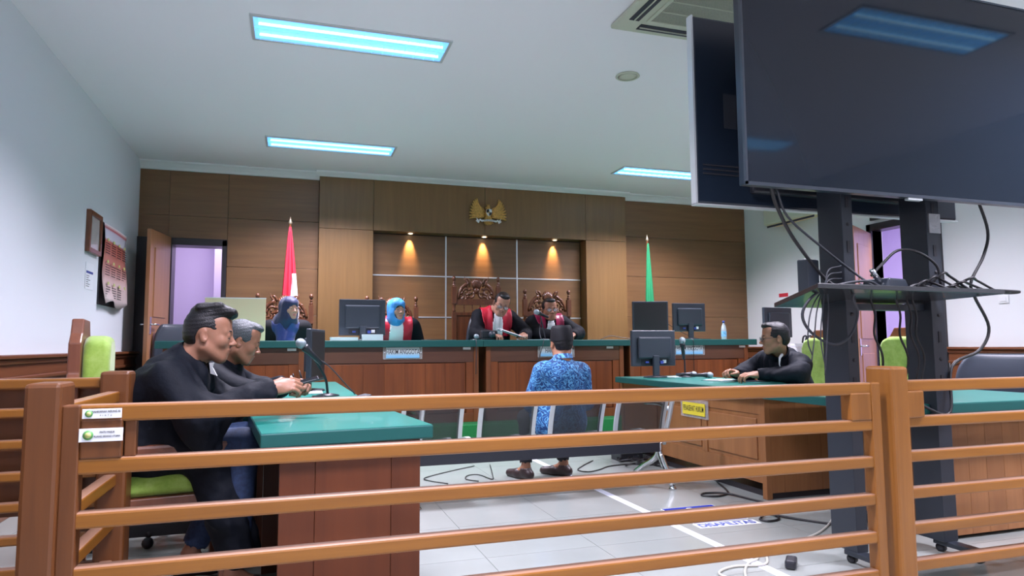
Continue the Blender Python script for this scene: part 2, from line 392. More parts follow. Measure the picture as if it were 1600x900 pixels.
# dado (wainscot) along both side walls
def dado(nm, xw, sgn, y0, y1, ztop=1.0):
    base = struct(build(nm, MB().box(min(xw, xw+sgn*.02), max(xw, xw+sgn*.02), y0, y1, 0, ztop-.13), 'dado'))
    pr = lambda z0, z1, d: MB().box(min(xw, xw+sgn*d), max(xw, xw+sgn*d), y0, y1, z0, z1)
    build('cap_rail', pr(ztop-.025, ztop, .075), 'dado', base, bevel=.006)
    build('cap_moulding', pr(ztop-.06, ztop-.025, .05), 'dado', base, bevel=.01)
    build('frieze_board', pr(ztop-.135, ztop-.06, .03), 'dado', base, bevel=.003)
    build('lower_moulding', pr(ztop-.165, ztop-.135, .045), 'dado', base, bevel=.008)
    build('skirting', pr(0, .14, .035), 'dado', base, bevel=.004)
    n = max(1, round((y1-y0)/.9)); st = (y1-y0)/n
    for k in range(n):
        build('panel', MB().box(min(xw+sgn*.02, xw+sgn*.032), max(xw+sgn*.02, xw+sgn*.032), y0+k*st+.06, y0+(k+1)*st-.06, .2, ztop-.23), 'dado', base, bevel=.006)
dado('baseboard_left', XL, 1, YF, YB-.02); dado('baseboard_right', XR, -1, YF, DY0-.08); dado('baseboard_far_right', XR, -1, DY1+.08, YB-.02)
# ---- left doorway (back wall)
d1 = struct(build('door_1', MB().box(LD0-.0, LD0+.05, YB-.05, YB+.2, DZ, LDH).box(LD1-.05, LD1, YB-.05, YB+.2, DZ, LDH).box(LD0, LD1, YB-.05, YB+.2, LDH-.07, LDH+.01)
                  .box(XL+.0, LD0, YB-.05, YB-.012, DZ, LDH+.01), 'dark', bevel=.003))
def door_leaf(par, hinge, ang, wd, h, z0):
    c, s_ = math.cos(ang), math.sin(ang)
    lf = build('door_leaf', MB().box(0, wd, -.02, .02, 0, h), 'door', par, bevel=.003)
    lf.location = (hinge[0], hinge[1], z0); lf.rotation_euler = (0, 0, ang)
    for za, zb in ((.18, .92), (1.08, h-.18)):
        for y in (-.028, .02):
            q = build('raised_panel', MB().box(.12, wd-.12, y, y+.008, za, zb), 'door', lf, bevel=.004)
    q = build('door_handle', MB().tube([(wd-.06, -.02, 1.0), (wd-.06, -.07, 1.0), (wd-.17, -.07, 1.0)], .009).tube([(wd-.06, .02, 1.0), (wd-.06, .07, 1.0), (wd-.17, .07, 1.0)], .009)
              .box(wd-.08, wd-.04, -.026, .026, .9, 1.08), 'chrome', lf)
    return lf
door_leaf(d1, (LD0+.02, YB-.06), math.radians(-100), .58, 2.0, DZ+.01)
cm = MB().box(XL-.4, .6, 10.4, 10.5, 0, 3).box(XL-.5, XL-.4, YB+.2, 10.5, 0, 3).box(.6, .7, YB+.2, 10.5, 0, 3).box(-1.02, -.1, 9.9, 10.4, 0, 3)
struct(build('wall_corridor', cm, 'lav')); struct(build('floor_corridor', MB().box(XL-.5, .7, YB+.2, 10.5, .2, DZ), 'tile'))
struct(build('ceiling_corridor', MB().box(XL-.5, .7, YB+.2, 10.5, 3.0, 3.1), 'lav'))
# ---- right doorway (right wall)
d2 = struct(build('door_2', MB().box(XR-.03, XR+.14, DY0-.06, DY0, 0, DH+.06).box(XR-.03, XR+.14, DY1, DY1+.06, 0, DH+.06).box(XR-.03, XR+.14, DY0-.06, DY1+.06, DH-.02, DH+.06), 'dark', bevel=.003))
door_leaf(d2, (XR-.05, DY1+.0), math.radians(211), .74, 2.30, .01)
w1 = struct(build('window_1', MB().box(XR-.03, XR+.1, DY0, DY1, 2.46, 2.53).box(XR-.03, XR+.1, DY0, DY1, 2.80, 2.86).box(XR-.03, XR+.1, DY0, DY0+.05, 2.5, 2.84).box(XR-.03, XR+.1, DY1-.05, DY1, 2.5, 2.84), 'dark'))
build('pane', MB().box(XR+.03, XR+.04, DY0+.05, DY1-.05, 2.53, 2.80), 'acry', w1)
cm = MB().box(8.3, 8.4, 4, 8, 0, 3.1).box(XR+.14, 8.4, 3.9, 4, 0, 3.1).box(XR+.14, 8.4, 8, 8.1, 0, 3.1)
struct(build('wall_hallway', cm, 'lav')); struct(build('floor_hallway', MB().box(XR+.14, 8.4, 4, 8, -.1, 0), 'tile')); struct(build('ceiling_hallway', MB().box(XR+.14, 8.4, 4, 8, 3.1, 3.2), 'lav'))
# ---- dais with green carpet
dais = struct(build('floor_dais', MB().box(XL, XR-.9, 6.5, YB+.2, 0, DZ), 'carpet', bevel=.008))
struct(build('floor_dais_step', MB().box(XL+1.2, 4.9, 6.18, 6.5, 0, DZ/2), 'carpet', bevel=.008))

# ---------------------------------------------------------------- ceiling fittings
def ceiling_light(x, y, label):
    t = thing('ceiling_light', label, 'ceiling light', (x, y, CEIL), 0, 'fluorescent ceiling lights')
    hx, hy = .64, .165
    fr = MB().box(-hx-.02, hx+.02, -hy-.02, -hy, -.012, .0).box(-hx-.02, hx+.02, hy, hy+.02, -.012, 0).box(-hx-.02, -hx, -hy, hy, -.012, 0).box(hx, hx+.02, -hy, hy, -.012, 0)
    build('frame', fr, 'silver', t)
    build('reflector', MB().box(-hx, hx, -hy, hy, -.004, -.001), 'glowlamp', t)
    for s_ in (-1, 1): build('tube', MB().tube([(-hx+.03, s_*.08, -.012), (hx-.03, s_*.08, -.012)], .010), 'glowtube', t)
    lv = MB()
    for k in range(17): lv.box(-hx+.075*k+.03, -hx+.075*k+.033, -hy, hy, -.011, -.004)
    lv.box(-hx, hx, -.002, .002, -.011, -.004)
    q = build('louvre', lv, 'glowlamp', t)
    return t
lab = {(.36, 4.62): 'long blue-white ceiling light nearest the viewer, above the left desks', (.36, 7.24): 'long blue-white ceiling light near the left half of the veneered wall',
       (4.36, 7.24): 'blue-white ceiling light partly hidden by the rear of the television', (4.36, 4.62): 'ceiling light hidden behind the two televisions',
       (.36, 1.75): 'ceiling light just above the public railing, out of frame', (4.0, 1.53): 'ceiling light mirrored in the front television screen',
       (.36, -.95): 'ceiling light over the left public seats behind the viewer', (4.36, -.95): 'ceiling light over the right public seats behind the viewer',
       (.36, -3.4): 'ceiling light by the rear wall, left row', (4.36, -3.4): 'ceiling light by the rear wall, right row'}
for p in LAMP_POS: ceiling_light(p[0], p[1], lab[p])
t = thing('ceiling_air_conditioner', 'cream cassette air conditioner set in the ceiling above the televisions', 'air conditioner', (2.42, 3.44, CEIL))
h = .46
build('panel', MB().box(-h, h, -h, h, -.03, 0), 'acw', t, bevel=.012)
build('grille_frame', MB().box(-.29, .29, -.29, .29, -.038, -.03), 'acw', t, bevel=.004)
for k in range(4):
    q = build('air_slot', MB().box(-.30, .30, -.405, -.335, -.034, -.029), 'acd', t); q.rotation_euler = (0, 0, k*math.pi/2)
    v = build('vane', MB().box(-.29, .29, -.375, -.368, -.040, -.030), 'acw', q)
gr = MB()
for k in range(56): gr.box(-.26+k*.0095, -.2565+k*.0095, -.26, .26, -.042, -.038)
for k in range(5): gr.box(-.265, .265, -.262+k*.13, -.254+k*.13, -.044, -.037)
q = build('grille', gr, 'acw', t); build('grille_backing', MB().box(-.262, .262, -.262, .262, -.039, -.0375), 'acd', t)
t = thing('ceiling_speaker', 'round cream disc speaker set in the ceiling left of the televisions', 'speaker', (2.47, 4.63, CEIL))
build('rim', MB().lathe([(.09, 0), (.095, -.008), (.085, -.014), (.078, -.010)], caps=False, n=28), 'acw', t)
build('grille', MB().lathe([(.08, -.010), (.05, -.012), (.01, -.013)], n=28), 'acw', t)
t = thing('wall_air_conditioner', 'pale split air conditioner high on the right wall behind the stand', 'air conditioner', (XR, 7.25, 2.66))
build('casing', MB().box(-.22, 0, -.5, .5, 0, .30), 'acw', t, bevel=.03)
build('air_outlet', MB().box(-.205, -.03, -.44, .44, -.006, .004), 'cream', t); build('louvre', MB().box(-.20, -.19, -.44, .44, -.03, .03), 'acd', t)

# ---------------------------------------------------------------- wall-hung things
t = thing('picture_frame', 'small dark wooden picture frame high on the left wall', 'picture frame', (XL, 6.65, 1.85))
fr = MB().box(0, .035, -.19, -.15, 0, .36).box(0, .035, .15, .19, 0, .36).box(0, .035, -.15, .15, 0, .04).box(0, .035, -.15, .15, .32, .36)
build('frame', fr, 'dado', t, bevel=.004)
build('print', MB().box(0.002, .018, -.15, .15, .04, .32), mat('faded_print', (.42, .34, .30), .5, noise=.25, nscale=14), t)
build('glazing', MB().box(.020, .022, -.15, .15, .04, .32), 'acry', t)
t = thing('wall_calendar', 'large red and white calendar with curling pages on the left wall', 'calendar', (XL, 7.34, 1.44))
P = []
for i in range(15):
    z = .73-i*.73/14; row = []
    for j in range(11):
        y = -.44+.86*j/10; cur = .034+.010*math.sin(i*.5+j*.3)+(.03*((i/14)**3)*(1+.6*math.sin(j*.9)))
        row.append((cur, y, z+(.03*math.sin(j*.8) if i == 14 else 0)))
    P.append(row)
build('back_board', MB().box(.0, .012, -.45, .43, -.01, .745), 'ink', t)
sh = build('front_sheet', MB().grid(P), 'paper', t, solid=.002)
g = mat('calendar_print', (.7, .3, .25), .55); nt = g.node_tree; tcn = nt.nodes.new('ShaderNodeTexCoord'); sx_ = nt.nodes.new('ShaderNodeSeparateXYZ')
r_ = nt.nodes.new('ShaderNodeValToRGB'); nt.links.new(tcn.outputs['Generated'], sx_.inputs[0]); nt.links.new(sx_.outputs['Z'], r_.inputs[0]); e = r_.color_ramp.elements
for p_, c_ in ((.0, (.58, .50, .48)), (.30, (.60, .44, .42)), (.55, (.52, .20, .16)), (.80, (.50, .12, .08)), (.83, (.62, .62, .70)), (.93, (.60, .58, .68)), (.955, (.50, .06, .07))):
    k_ = e.new(p_); k_.color = (*c_, 1)
nt.links.new(r_.outputs[0], nt.nodes['Principled BSDF'].inputs['Base Color']); sh.data.materials[0] = g
for i in range(4):
    for j in range(3):
        y = -.37+.21*i; z = .60-j*.20; cx = .047+.032*(((.73-z)/.73)**3)*1.2
        build('month_tab', MB().box(cx, cx+.004, y, y+.05, z-.165+.14, z+.0), 'emblemy', t)
        mb = MB()
        for r2 in range(5):
            for c2 in range(5): mb.box(cx, cx+.003, y-.045+c2*.032, y-.030+c2*.032, z-.05-r2*.022, z-.042-r2*.022)
        q = build('day_figures', mb, 'ink', t)
t = thing('notice_sheet', 'small blue and white notice sheet taped under the picture frame', 'notice', (XL, 6.62, 1.54))
build('sheet', MB().box(.001, .004, -.12, .12, 0, .225), 'paper', t); build('blue_band', MB().box(.004, .0055, -.10, .10, .135, .155), 'inkb', t)
mb = MB()
for k in range(6): mb.box(.004, .005, -.09, -.09+.05+.1*random.random(), .112-k*.018, .117-k*.018)
build('printed_lines', mb, 'cableg', t)
t = thing('switch_plate', 'white light switch on the right wall beside the open door', 'light switch', (XR, 4.64, 1.41))
build('plate', MB().box(-.012, 0, -.05, .05, 0, .075), 'white', t, bevel=.004); build('rocker', MB().box(-.018, -.012, -.03, .03, .018, .057), 'white', t, bevel=.002)
t = thing('wall_leaflet', 'small red and white leaflet pinned on the right wall', 'leaflet', (XR, 7.65, 1.53))
build('sheet', MB().box(-.004, 0, -.09, .09, 0, .20), 'paper', t); build('red_heading', MB().box(-.006, -.004, -.09, .09, .15, .20), 'red', t)

# ---- garuda emblem
t = thing('eagle_emblem', 'golden eagle emblem with shield and ribbon above the niche', 'emblem', (2.38, YC-.02, 2.60))
for s_ in (-1, 1):
    wing = MB(); nF = 9
    for k in range(nF):
        a = math.radians(12+k*13); ln = .20-.004*k
        root = Vector((s_*.045, -.005-.001*k, .15-.007*k)); tip = Vector((s_*(.11+.14*math.sin(a*.78+.12)), -.01, .15+.19*math.cos(a)))
        mid = (root+tip)/2+Vector((s_*.035, -.015, .004))
        pts = spline([root, mid, tip], 4); n = len(pts)
        wing.tube(pts, [.007+.010*math.sin(math.pi*min(1, i/(n-1)*1.05))**.7 for i in range(n)], 6)
    wing.sphere((s_*.095, -.006, .165), (.055, .014, .075), R=Euler((0, s_*.5, 0)).to_matrix())
    build('wing', wing, 'gold', t, label=None)
bd = MB().sphere((0, -.02, .13), (.042, .028, .07)).sphere((0, -.028, .215), (.026, .024, .030)).tube([(0, -.02, .17), (0, -.028, .22)], [.035, .022], 8)
for k in (-1, 0, 1): bd.tube([(k*.010-.0, -.028, .236), (k*.020-.002, -.028, .262)], [.007, .003], 6)
bd.tube([(-.02, -.034, .215), (-.046, -.04, .208)], [.010, .003], 6)
build('body', bd, 'gold', t)
lg = MB()
for s_ in (-1, 1):
    lg.tube([(s_*.025, -.02, .09), (s_*.045, -.025, .055), (s_*.05, -.03, .022)], [.018, .014, .008], 7)
    for k in range(3): lg.tube([(s_*.05, -.03, .022), (s_*.05+(k-1)*.016, -.045, .005)], [.006, .003], 5)
for k in range(7):
    a = (k-3)*.17; lg.tube([(0, -.012, .09), (math.sin(a)*.09, -.016, .09-math.cos(a)*.10)], [.010, .008], 6)
build('tail_and_legs', lg, 'gold', t)
shp = [(-.036, .185), (0, .193), (.036, .185), (.038, .145), (.022, .112), (0, .098), (-.022, .112), (-.038, .145)]
sh = build('shield', MB().prism([(x, z-.0) for x, z in shp], .012, 'XZ', -.066), 'white', t)
build('shield_band', MB().box(-.036, .036, -.069, -.066, .143, .149), 'ink', sh)
build('black_quarter', MB().prism([(-.034, .182), (0, .190), (0, .150), (-.035, .150)], .003, 'XZ', -.069), 'ink', sh)
build('lower_black_quarter', MB().prism([(0, .142), (.034, .142), (.020, .112), (0, .102)], .003, 'XZ', -.069), 'ink', sh)
build('star_disc', MB().lathe([(.011, 0), (.011, .004)], (0, -.069, .147), 12, R=Euler((math.pi/2, 0, 0)).to_matrix()), 'gold', sh)
rb = [[(x, -.055-.008*math.cos(x*12), .032-1.1*x*x+dz+(.018 if abs(x) > .105 else 0)) for x in [-.13+.26*i/16 for i in range(17)]] for dz in (0, .024)]
q = build('ribbon', MB().grid(rb), 'white', t, solid=.004)
for s_ in (-1, 1): build('ribbon_tail', MB().prism([(s_*.12, .030), (s_*.165, .075), (s_*.158, .045), (s_*.175, .035), (s_*.135, .005)], .005, 'XZ', -.05), 'white', q)
text('BHINNEKA TUNGGAL IKA', .016, 'ink', t, (0, -.068, .042), (math.pi/2, 0, 0), .75, .0003)

# ---------------------------------------------------------------- judges' bench, four units
BY0, BY1, BT = 6.75, 7.38, 1.095
units = [(-1.10, .113, 'left end unit with a narrow pilaster'), (.118, 1.825, 'unit below the first member judge'), (1.905, 3.478, 'central unit before the presiding judge'), (3.552, 5.10, 'right end unit with bottle and monitors')]
for n_, (a, b, ds) in enumerate(units):
    t = thing('judges_bench', 'teal-topped wooden judges bench, '+ds, 'bench', (a, BY0, DZ), 0, 'judges bench units')
    W = b-a; H_ = BT-.066-DZ; ta = -.06 if n_ == 0 else (-.002 if n_ == 1 else -.039); tb = {0: W+.002, 1: W+.038, 2: W+.035, 3: W+.10}[n_]
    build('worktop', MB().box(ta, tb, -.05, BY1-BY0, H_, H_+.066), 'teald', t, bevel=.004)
    build('worktop_surface', MB().box(ta+.004, tb-.004, -.046, BY1-BY0-.004, H_+.0655, H_+.0675), 'teal', t)
    build('carcass', MB().box(.01, W-.01, .03, .5, 0, H_), 'desk', t)
    build('upper_rail', MB().box(.045, W-.045, .0, .03, H_-.155, H_), 'benchrail', t, bevel=.002)
    build('plinth', MB().box(.045, W-.045, .0, .03, 0, .09), 'benchf', t, bevel=.002)
    for x in (0, W-.05): build('pilaster', MB().box(x, x+.05, -.006, .03, 0, H_), 'benchf', t, bevel=.003)
    xs = [.05+.0, W-.05]; k = 1 if W < 1.3 else 2
    if k == 2:
        for x in (.05, W-.13): build('side_stile', MB().box(x, x+.08, .004, .03, .09, H_-.155), 'bench', t, bevel=.003)
        build('front_panel', MB().box(.135, W-.135, .012, .03, .095, H_-.16), 'bench', t, bevel=.004)
        nb = 7; st = (W-.29)/nb
        for j in range(nb): build('panel_board', MB().box(.145+j*st+.0008, .145+(j+1)*st-.0008, .007, .014, .10, H_-.165), 'bench', t, bevel=.001)
    else:
        build('side_stile', MB().box(W-.14, W-.05, .004, .03, .09, H_-.155), 'bench', t, bevel=.003)
        nb = 5; st = (W-.19)/nb
        for j in range(nb): build('panel_board', MB().box(.05+j*st+.0008, .05+(j+1)*st-.0008, .010, .03, .095, H_-.16), 'bench', t, bevel=.001)
for x, lb in ((0.0, 'far left bench unit'), (1.70, 'second bench unit'), (3.31, 'central bench unit'), (5.02, 'right bench unit')):
    o = tag(build('inventory_sticker', MB().box(x-.04, x+.04, 6.738, 6.744, 1.0, 1.024), 'white'), 'tiny white inventory sticker under the top of the '+lb, 'sticker', 'inventory stickers')
def nameplate(x0, x1, z0, z1, y, s_, label):
    t = thing('nameplate', label, 'nameplate', ((x0+x1)/2, y, z0), 0)
    w2 = (x1-x0)/2; h_ = z1-z0
    build('holder', MB().box(-w2-.03, w2+.03, -.004, .0, -.012, h_+.012), 'acry', t)
    build('plate', MB().box(-w2, w2, -.010, -.004, 0, h_), 'plate', t)
    for s2 in (-1, 1): build('screw', MB().lathe([(.006, 0), (.004, .004)], (s2*(w2+.014), -.004, h_*.5), 8, R=Euler((math.pi/2, 0, 0)).to_matrix()), 'chrome', t)
    text(s_, .066, 'ink', t, (0, -.0105, h_*.56), (math.pi/2, 0, 0), .60, .0005, bold=.0003)
nameplate(.882, 1.212, .922, 1.026, 6.742, 'HAKIM ANGGOTA', 'grey and blue nameplate reading HAKIM ANGGOTA left of the defendant')
nameplate(2.50, 2.86, .924, 1.028, 6.742, 'HAKIM KETUA', 'grey and blue nameplate half hidden by the black cap')
nameplate(4.13, 4.48, .930, 1.041, 6.742, 'HAKIM ANGGOTA', 'grey and blue nameplate half hidden by a microphone at right')
# ================================================================ FURNITURE
def carved_chair(label, loc, W=.56, H=1.36, group='carved throne chairs'):
    """carved high-back chair facing -Y (its local front)"""
    t = thing('carved_chair', label, 'chair', loc, 0, group)
    hw = W/2; B = .24
    for s_ in (-1, 1):
        x = s_*hw
        prof = [(.0, H+.0), (.012, H-.003), (.022, H-.02), (.024, H-.035), (.016, H-.055), (.008, H-.068), (.018, H-.075), (.018, H-.085), (.010, H-.09), (.022, H-.10), (.022, H-.115), (.016, H-.125), (.026, H-.13)]
        po = MB().lathe(prof[::-1], (x, B, 0), 12).box(x-.026, x+.026, B-.026, B+.026, H-.33, H-.128)
        po.lathe([(.012, H-.43), (.026, H-.42), (.014, H-.40), (.022, H-.37), (.020, H-.34), (.026, H-.33)], (x, B, 0), 12)
        po.box(x-.024, x+.024, B-.024, B+.024, 0, H-.43)
        build('back_post', po, 'carve', t)
        for yy in (-.22,): build('front_leg', MB().lathe([(.02, 0), (.028, .05), (.018, .1), (.026, .3), (.022, .42)], (x, yy, 0), 10), 'carve', t)
        build('armrest', MB().tube(spline([(x, B, .68), (x, 0, .70), (x+s_*.02, -.2, .69), (x+s_*.03, -.27, .66)], 4), .024).tube([(x, -.22, .42), (x, -.2, .68)], .018), 'carve', t)
    build('seat', MB().box(-hw+.02, hw-.02, -.25, B, .40, .47), 'leather', t, bevel=.02)
    build('lower_back_panel', MB().box(-hw+.03, hw-.03, B-.012, B+.012, .50, H-.47), 'carve', t)
    rl = MB().box(-hw+.02, hw-.02, B-.018, B+.018, H-.345, H-.298).box(-hw+.02, hw-.02, B-.018, B+.018, H-.47, H-.435)
    for k in range(4):
        x = (-.3+.2*k)*W*.9; rl.lathe([(.005, H-.435), (.010, H-.42), (.004, H-.40), (.011, H-.38), (.005, H-.36), (.008, H-.345)], (x, B, 0), 8)
    build('spindle_rail', rl, 'carve', t)
    # pierced scroll-work crest
    cz = H-.300; cr_ = MB()
    def sc(pts, r): cr_.tube(pts, r, 7)
    for s_ in (-1, 1):
        e = [(s_*(hw-.05)*math.sin(a)/1., B, cz+.02+(.175)*math.cos(a)) for a in [i*math.pi/2/10 for i in range(3, 11)]]
        sc(e, [.019]*len(e))
        for (cx, cz2, r0, tw, a0) in ((.125, .085, .045, 1.6, .2), (.065, .065, .040, 1.5, 2.4), (.19, .045, .035, 1.4, 1.2), (.095, .145, .036, 1.3, 4.0), (.165, .12, .034, 1.3, 5.2), (.205, .095, .030, 1.2, 3.0), (.035, .125, .030, 1.2, .8), (.155, .030, .026, 1.2, 2.2), (.095, .035, .024, 1.1, 4.4)):
            n = 16; pts = []; rr = []
            for i in range(n):
                f = i/(n-1); a = a0+f*tw*2*math.pi*.62; r = r0*(1-.72*f)
                pts.append((s_*(cx*W/.56+r*math.cos(a)), B-.006*math.sin(a*2), cz+cz2+r*math.sin(a))); rr.append(.0135*(1-.35*f))
            sc(pts, rr); cr_.sphere(pts[-1], .012, 8, 5)
        # acanthus leaf tips
        lf = spline([(s_*.075, B, cz+.17), (s_*.11, B-.01, cz+.215), (s_*.155, B-.004, cz+.205)], 4); sc(lf, [.014, .014, .013, .012, .011, .009, .007, .005, .003][:len(lf)])
        lf = spline([(s_*.10, B, cz+.165), (s_*.135, B-.01, cz+.20), (s_*.15, B-.004, cz+.24)], 4); sc(lf, [.012, .012, .012, .011, .01, .008, .006, .004, .003][:len(lf)])
    cr_.box(-hw+.03, hw-.03, B-.014, B+.014, cz, cz+.022)
    for k in range(7):
        a = (k-3)*.30; top = (math.sin(a)*.085, B-.012, cz+.155+math.cos(a)*.10)
        sc([(math.sin(a)*.02, B, cz+.10), ((math.sin(a)*.055), B-.016, cz+.13+math.cos(a)*.05), (math.sin(a)*.075, B-.012, cz+.15+math.cos(a)*.075)], [.012, .021, .012])
    cr_.sphere((0, B-.012, cz+.10), (.035, .02, .03), 12, 7)
    cr_.v = [(x, y, cz+(z-cz)*1.24) for x, y, z in cr_.v]
    build('carved_crest', cr_, 'carve', t)
    return t
# carved chairs face the room (-Y)
carved_chair('carved throne chair behind the woman in the navy headscarf', (-.085, 7.60, DZ), .56, 1.355)
carved_chair('carved throne chair behind the judge in the blue headscarf', (1.085, 7.60, DZ), .56, 1.345)
carved_chair('tallest carved throne chair, behind the presiding judge', (2.10, 7.62, DZ), .55, 1.60)
carved_chair('carved throne chair behind the judge in the burgundy-trimmed robe', (3.00, 7.60, DZ), .58, 1.46)
# leather office chair back in the tallest chair
def office_chair(name, label, loc, rz, mb='leather', w=.5, h=.62, arms=True, zb=.50):
    t = thing(name, label, 'chair', loc, rz, None)
    P = []
    for i in range(9):
        z = zb+h*i/8; ww = w*(.82+.18*math.sin(math.pi*min(1, .25+i/10)))*(1 if i < 7 else (1-.05*(i-6)**2))
        P.append([(ww/2*math.sin(j/8*math.pi-math.pi/2), .22+.05*math.cos(j/8*math.pi-math.pi/2)-.035+.04*((i-4)/4)**2, z) for j in range(9)])
    build('backrest', MB().grid(P), mb, t, solid=.05, sub=1)
    build('seat', MB().box(-w/2, w/2, -.25, .22, .42, .50), mb, t, bevel=.03)
    build('pedestal', MB().tube([(0, 0, .08), (0, 0, .42)], .03), 'chrome', t)
    for k in range(5):
        a = k*2*math.pi/5+.3; lg = build('base_leg', MB().tube([(0, 0, .10), (.28*math.cos(a), .28*math.sin(a), .07)], [.025, .016]), 'blackm', t)
        build('caster', MB().sphere((.28*math.cos(a), .28*math.sin(a), .03), .03, 10, 6), 'plastic', lg)
    if arms:
        for s_ in (-1, 1): build('armrest', MB().tube(spline([(s_*w*.48, .2, .50), (s_*w*.56, .18, .66), (s_*w*.56, -.1, .69), (s_*w*.54, -.16, .60), (s_*w*.48, -.12, .46)], 4), .018), 'blackm', t)
    return t
office_chair('office_chair', 'black leather office chair under the presiding judge', (2.16, 7.42, DZ), 0, h=.62)
office_chair('office_chair', 'slate grey office chair behind the far left end of the bench', (-1.10, 7.75, DZ), .2, 'greyfab', w=.50, h=.52, arms=False)
office_chair('office_chair', 'slate grey office chair at far right beside the right wall dado', (5.35, 4.0, 0), math.radians(-70), 'greyfab', w=.70, h=.45, arms=True)
office_chair('office_chair', 'low grey office chair under the older man with greying hair', (-.60, 4.28, 0), math.radians(90), 'greyfab', w=.46, h=.38, arms=False, zb=.42)

# ---- flags
def flag(name, label, loc, cols, w, h, top):
    t = thing(name, label, 'flag', loc, 0, None)
    build('pole', MB().tube([(0, 0, .03), (0, 0, top)], .013), 'dado', t)
    build('finial', MB().lathe([(.012, 0), (.022, .02), (.012, .05), (.002, .09)], (0, 0, top), 10), 'brass', t)
    build('foot', MB().lathe([(.16, 0), (.16, .015), (.05, .03), (.02, .05)], (0, 0, 0), 20), 'dado', t)
    n = 20; mm = 13
    def pt(i, j):
        f = i/n; z = top-.03-h*f; ww = .012+w*f**.85
        u = j/(mm-1)*2-1; return (u*ww+(.02*f if cols[1] else .015*f), -.02-.035*f*math.cos(u*9+1)-.02*f, z)
    if cols[1]:
        build('red_half', MB().grid([[pt(i, j) for j in range(0, 9)] for i in range(0, n+1)]), cols[0], t, solid=.003)
        # white half hangs to the right of the fold
        P = []
        for i in range(8, n+1):
            f = (i-8)/(n-8); j0 = 8-3.2*min(1, f*1.5); P.append([pt(i, j0+(12-j0)*k/6) for k in range(7)])
        P = [[(x, y-.016, z) for x, y, z in r] for r in P]
        build('white_half', MB().grid(P), cols[1], t, solid=.003)
        build('red_fold', MB().grid([[pt(i, j) for j in range(8, 13)] for i in range(0, 14)]), cols[0], t, solid=.003)
    else: build('cloth', MB().grid([[pt(i, j) for j in range(mm)] for i in range(n+1)]), cols[0], t, solid=.003)
    return t
flag('national_flag', 'red and white flag hanging on a pole left of the niche', (-.045, 8.10, DZ), ('flagr', 'flagw'), .115, 1.35, 2.17)
flag('green_flag', 'green flag hanging on a pole right of the niche', (4.565, 8.10, DZ), ('flagg', None), .09, 1.35, 2.17)

# ---- computer monitors
def monitor(label, loc, rz, w=.47, h=.37, zc=.28, lean=0, group='computer monitors'):
    """front (screen) faces local +Y, back with its ports faces -Y"""
    t = thing('computer_monitor', label, 'monitor', loc, rz, group)
    z0 = zc-h/2
    pn = build('panel', MB().box(-w/2, w/2, -.018, .018, z0, z0+h), 'plastic2', t, bevel=.006)
    build('screen', MB().box(-w/2+.018, w/2-.018, .0185, .020, z0+.022, z0+h-.018), 'screenm', pn)
    build('rear_hump', MB().box(-w*.38, w*.38, -.045, -.018, z0+.07, z0+h-.06), 'plastic2', pn, bevel=.014)
    build('port_recess', MB().box(-w*.30, w*.30, -.022, -.0175, z0+.015, z0+.07), 'plastic', pn)
    build('video_plug', MB().box(w*.10, w*.17, -.05, -.02, z0+.022, z0+.05).box(-w*.22, -w*.15, -.035, -.02, z0+.03, z0+.045), 'inkb', pn)
    build('sticker', MB().box(w*.19, w*.27, -.0235, -.022, z0+.028, z0+.058), 'white', pn)
    build('stand_neck', MB().box(-.032, .032, -.06, -.03, .01, z0+.10), 'plastic2', t, bevel=.006)
    build('stand_base', MB().lathe([(.115, 0), (.12, .006), (.11, .014), (.03, .02)], (0, -.03, 0), 24, sy=.8), 'plastic', t)
    if lean: pn.rotation_euler = (lean, 0, 0)
    return t
monitor('black monitor seen from behind, partly hiding the judge in the blue headscarf', (.672, 6.98, BT), math.radians(3), zc=.235, h=.365, w=.46)
monitor('black monitor with its dark screen towards the room, before the green flag', (3.99, 7.05, BT), math.radians(180-18), zc=.265, w=.42)
monitor('black monitor seen from behind near the water bottle', (4.49, 7.02, BT), math.radians(-4), zc=.265, w=.42, h=.335)
monitor('largest rear-facing monitor, on the right desk behind the microphone', (3.26, 5.72, .73), math.radians(4), zc=.275, w=.48, h=.335)
monitor('black monitor turned edge-on on the left desks', (.16, 4.95, .73), math.radians(-104), zc=.25, w=.44, h=.36)
monitor('black monitor behind the right-hand lawyer, below the shelf', (5.43, 6.62, .82), math.radians(10), zc=.47, w=.46, h=.35)

# ---- small things on the bench and desks
def microphone(label, loc, pts, head, hd, r=.022, stand=True, group='microphones', cable=None):
    t = thing('microphone', label, 'microphone', loc, 0, group)
    L_ = Vector(loc); hd = Vector(hd).normalized(); hp = Vector(head)-L_
    q = Vector((0, 0, 1)).rotation_difference(hd).to_matrix()
    build('mic_head', MB().sphere(hp, (r, r, r*1.15), R=q), 'foam', t)
    bd = MB(); e = hp-hd*r*.9; bd.lathe([(r*.45, -.15), (r*.6, -.04), (r*.85, -.012), (r*.85, 0)], e, 12, R=q)
    build('mic_body', bd, 'plastic', t)
    if pts: build('stand', MB().tube(spline([Vector(p)-L_ for p in pts], 5), .008), 'plastic', t)
    if stand: build('base', MB().lathe([(.07, 0), (.07, .008), (.02, .02)], (0, 0, 0), 20), 'plastic', t)
    if cable: build('lead', MB().tube(spline([Vector(p)-L_ for p in cable], 5), .004), 'cableg', t)
    return t
microphone('silver-headed microphone standing tilted before the older man', (.22, 4.42, .73), [(.22, 4.42, .74), (.20, 4.40, .85), (.12, 4.34, .99)], (.052, 4.30, 1.058), (-.55, -.1, .55), .030,
           cable=[(.14, 4.35, .97), (.22, 4.36, .92), (.33, 4.42, .80), (.39, 4.48, .737), (.40, 4.9, .737)])
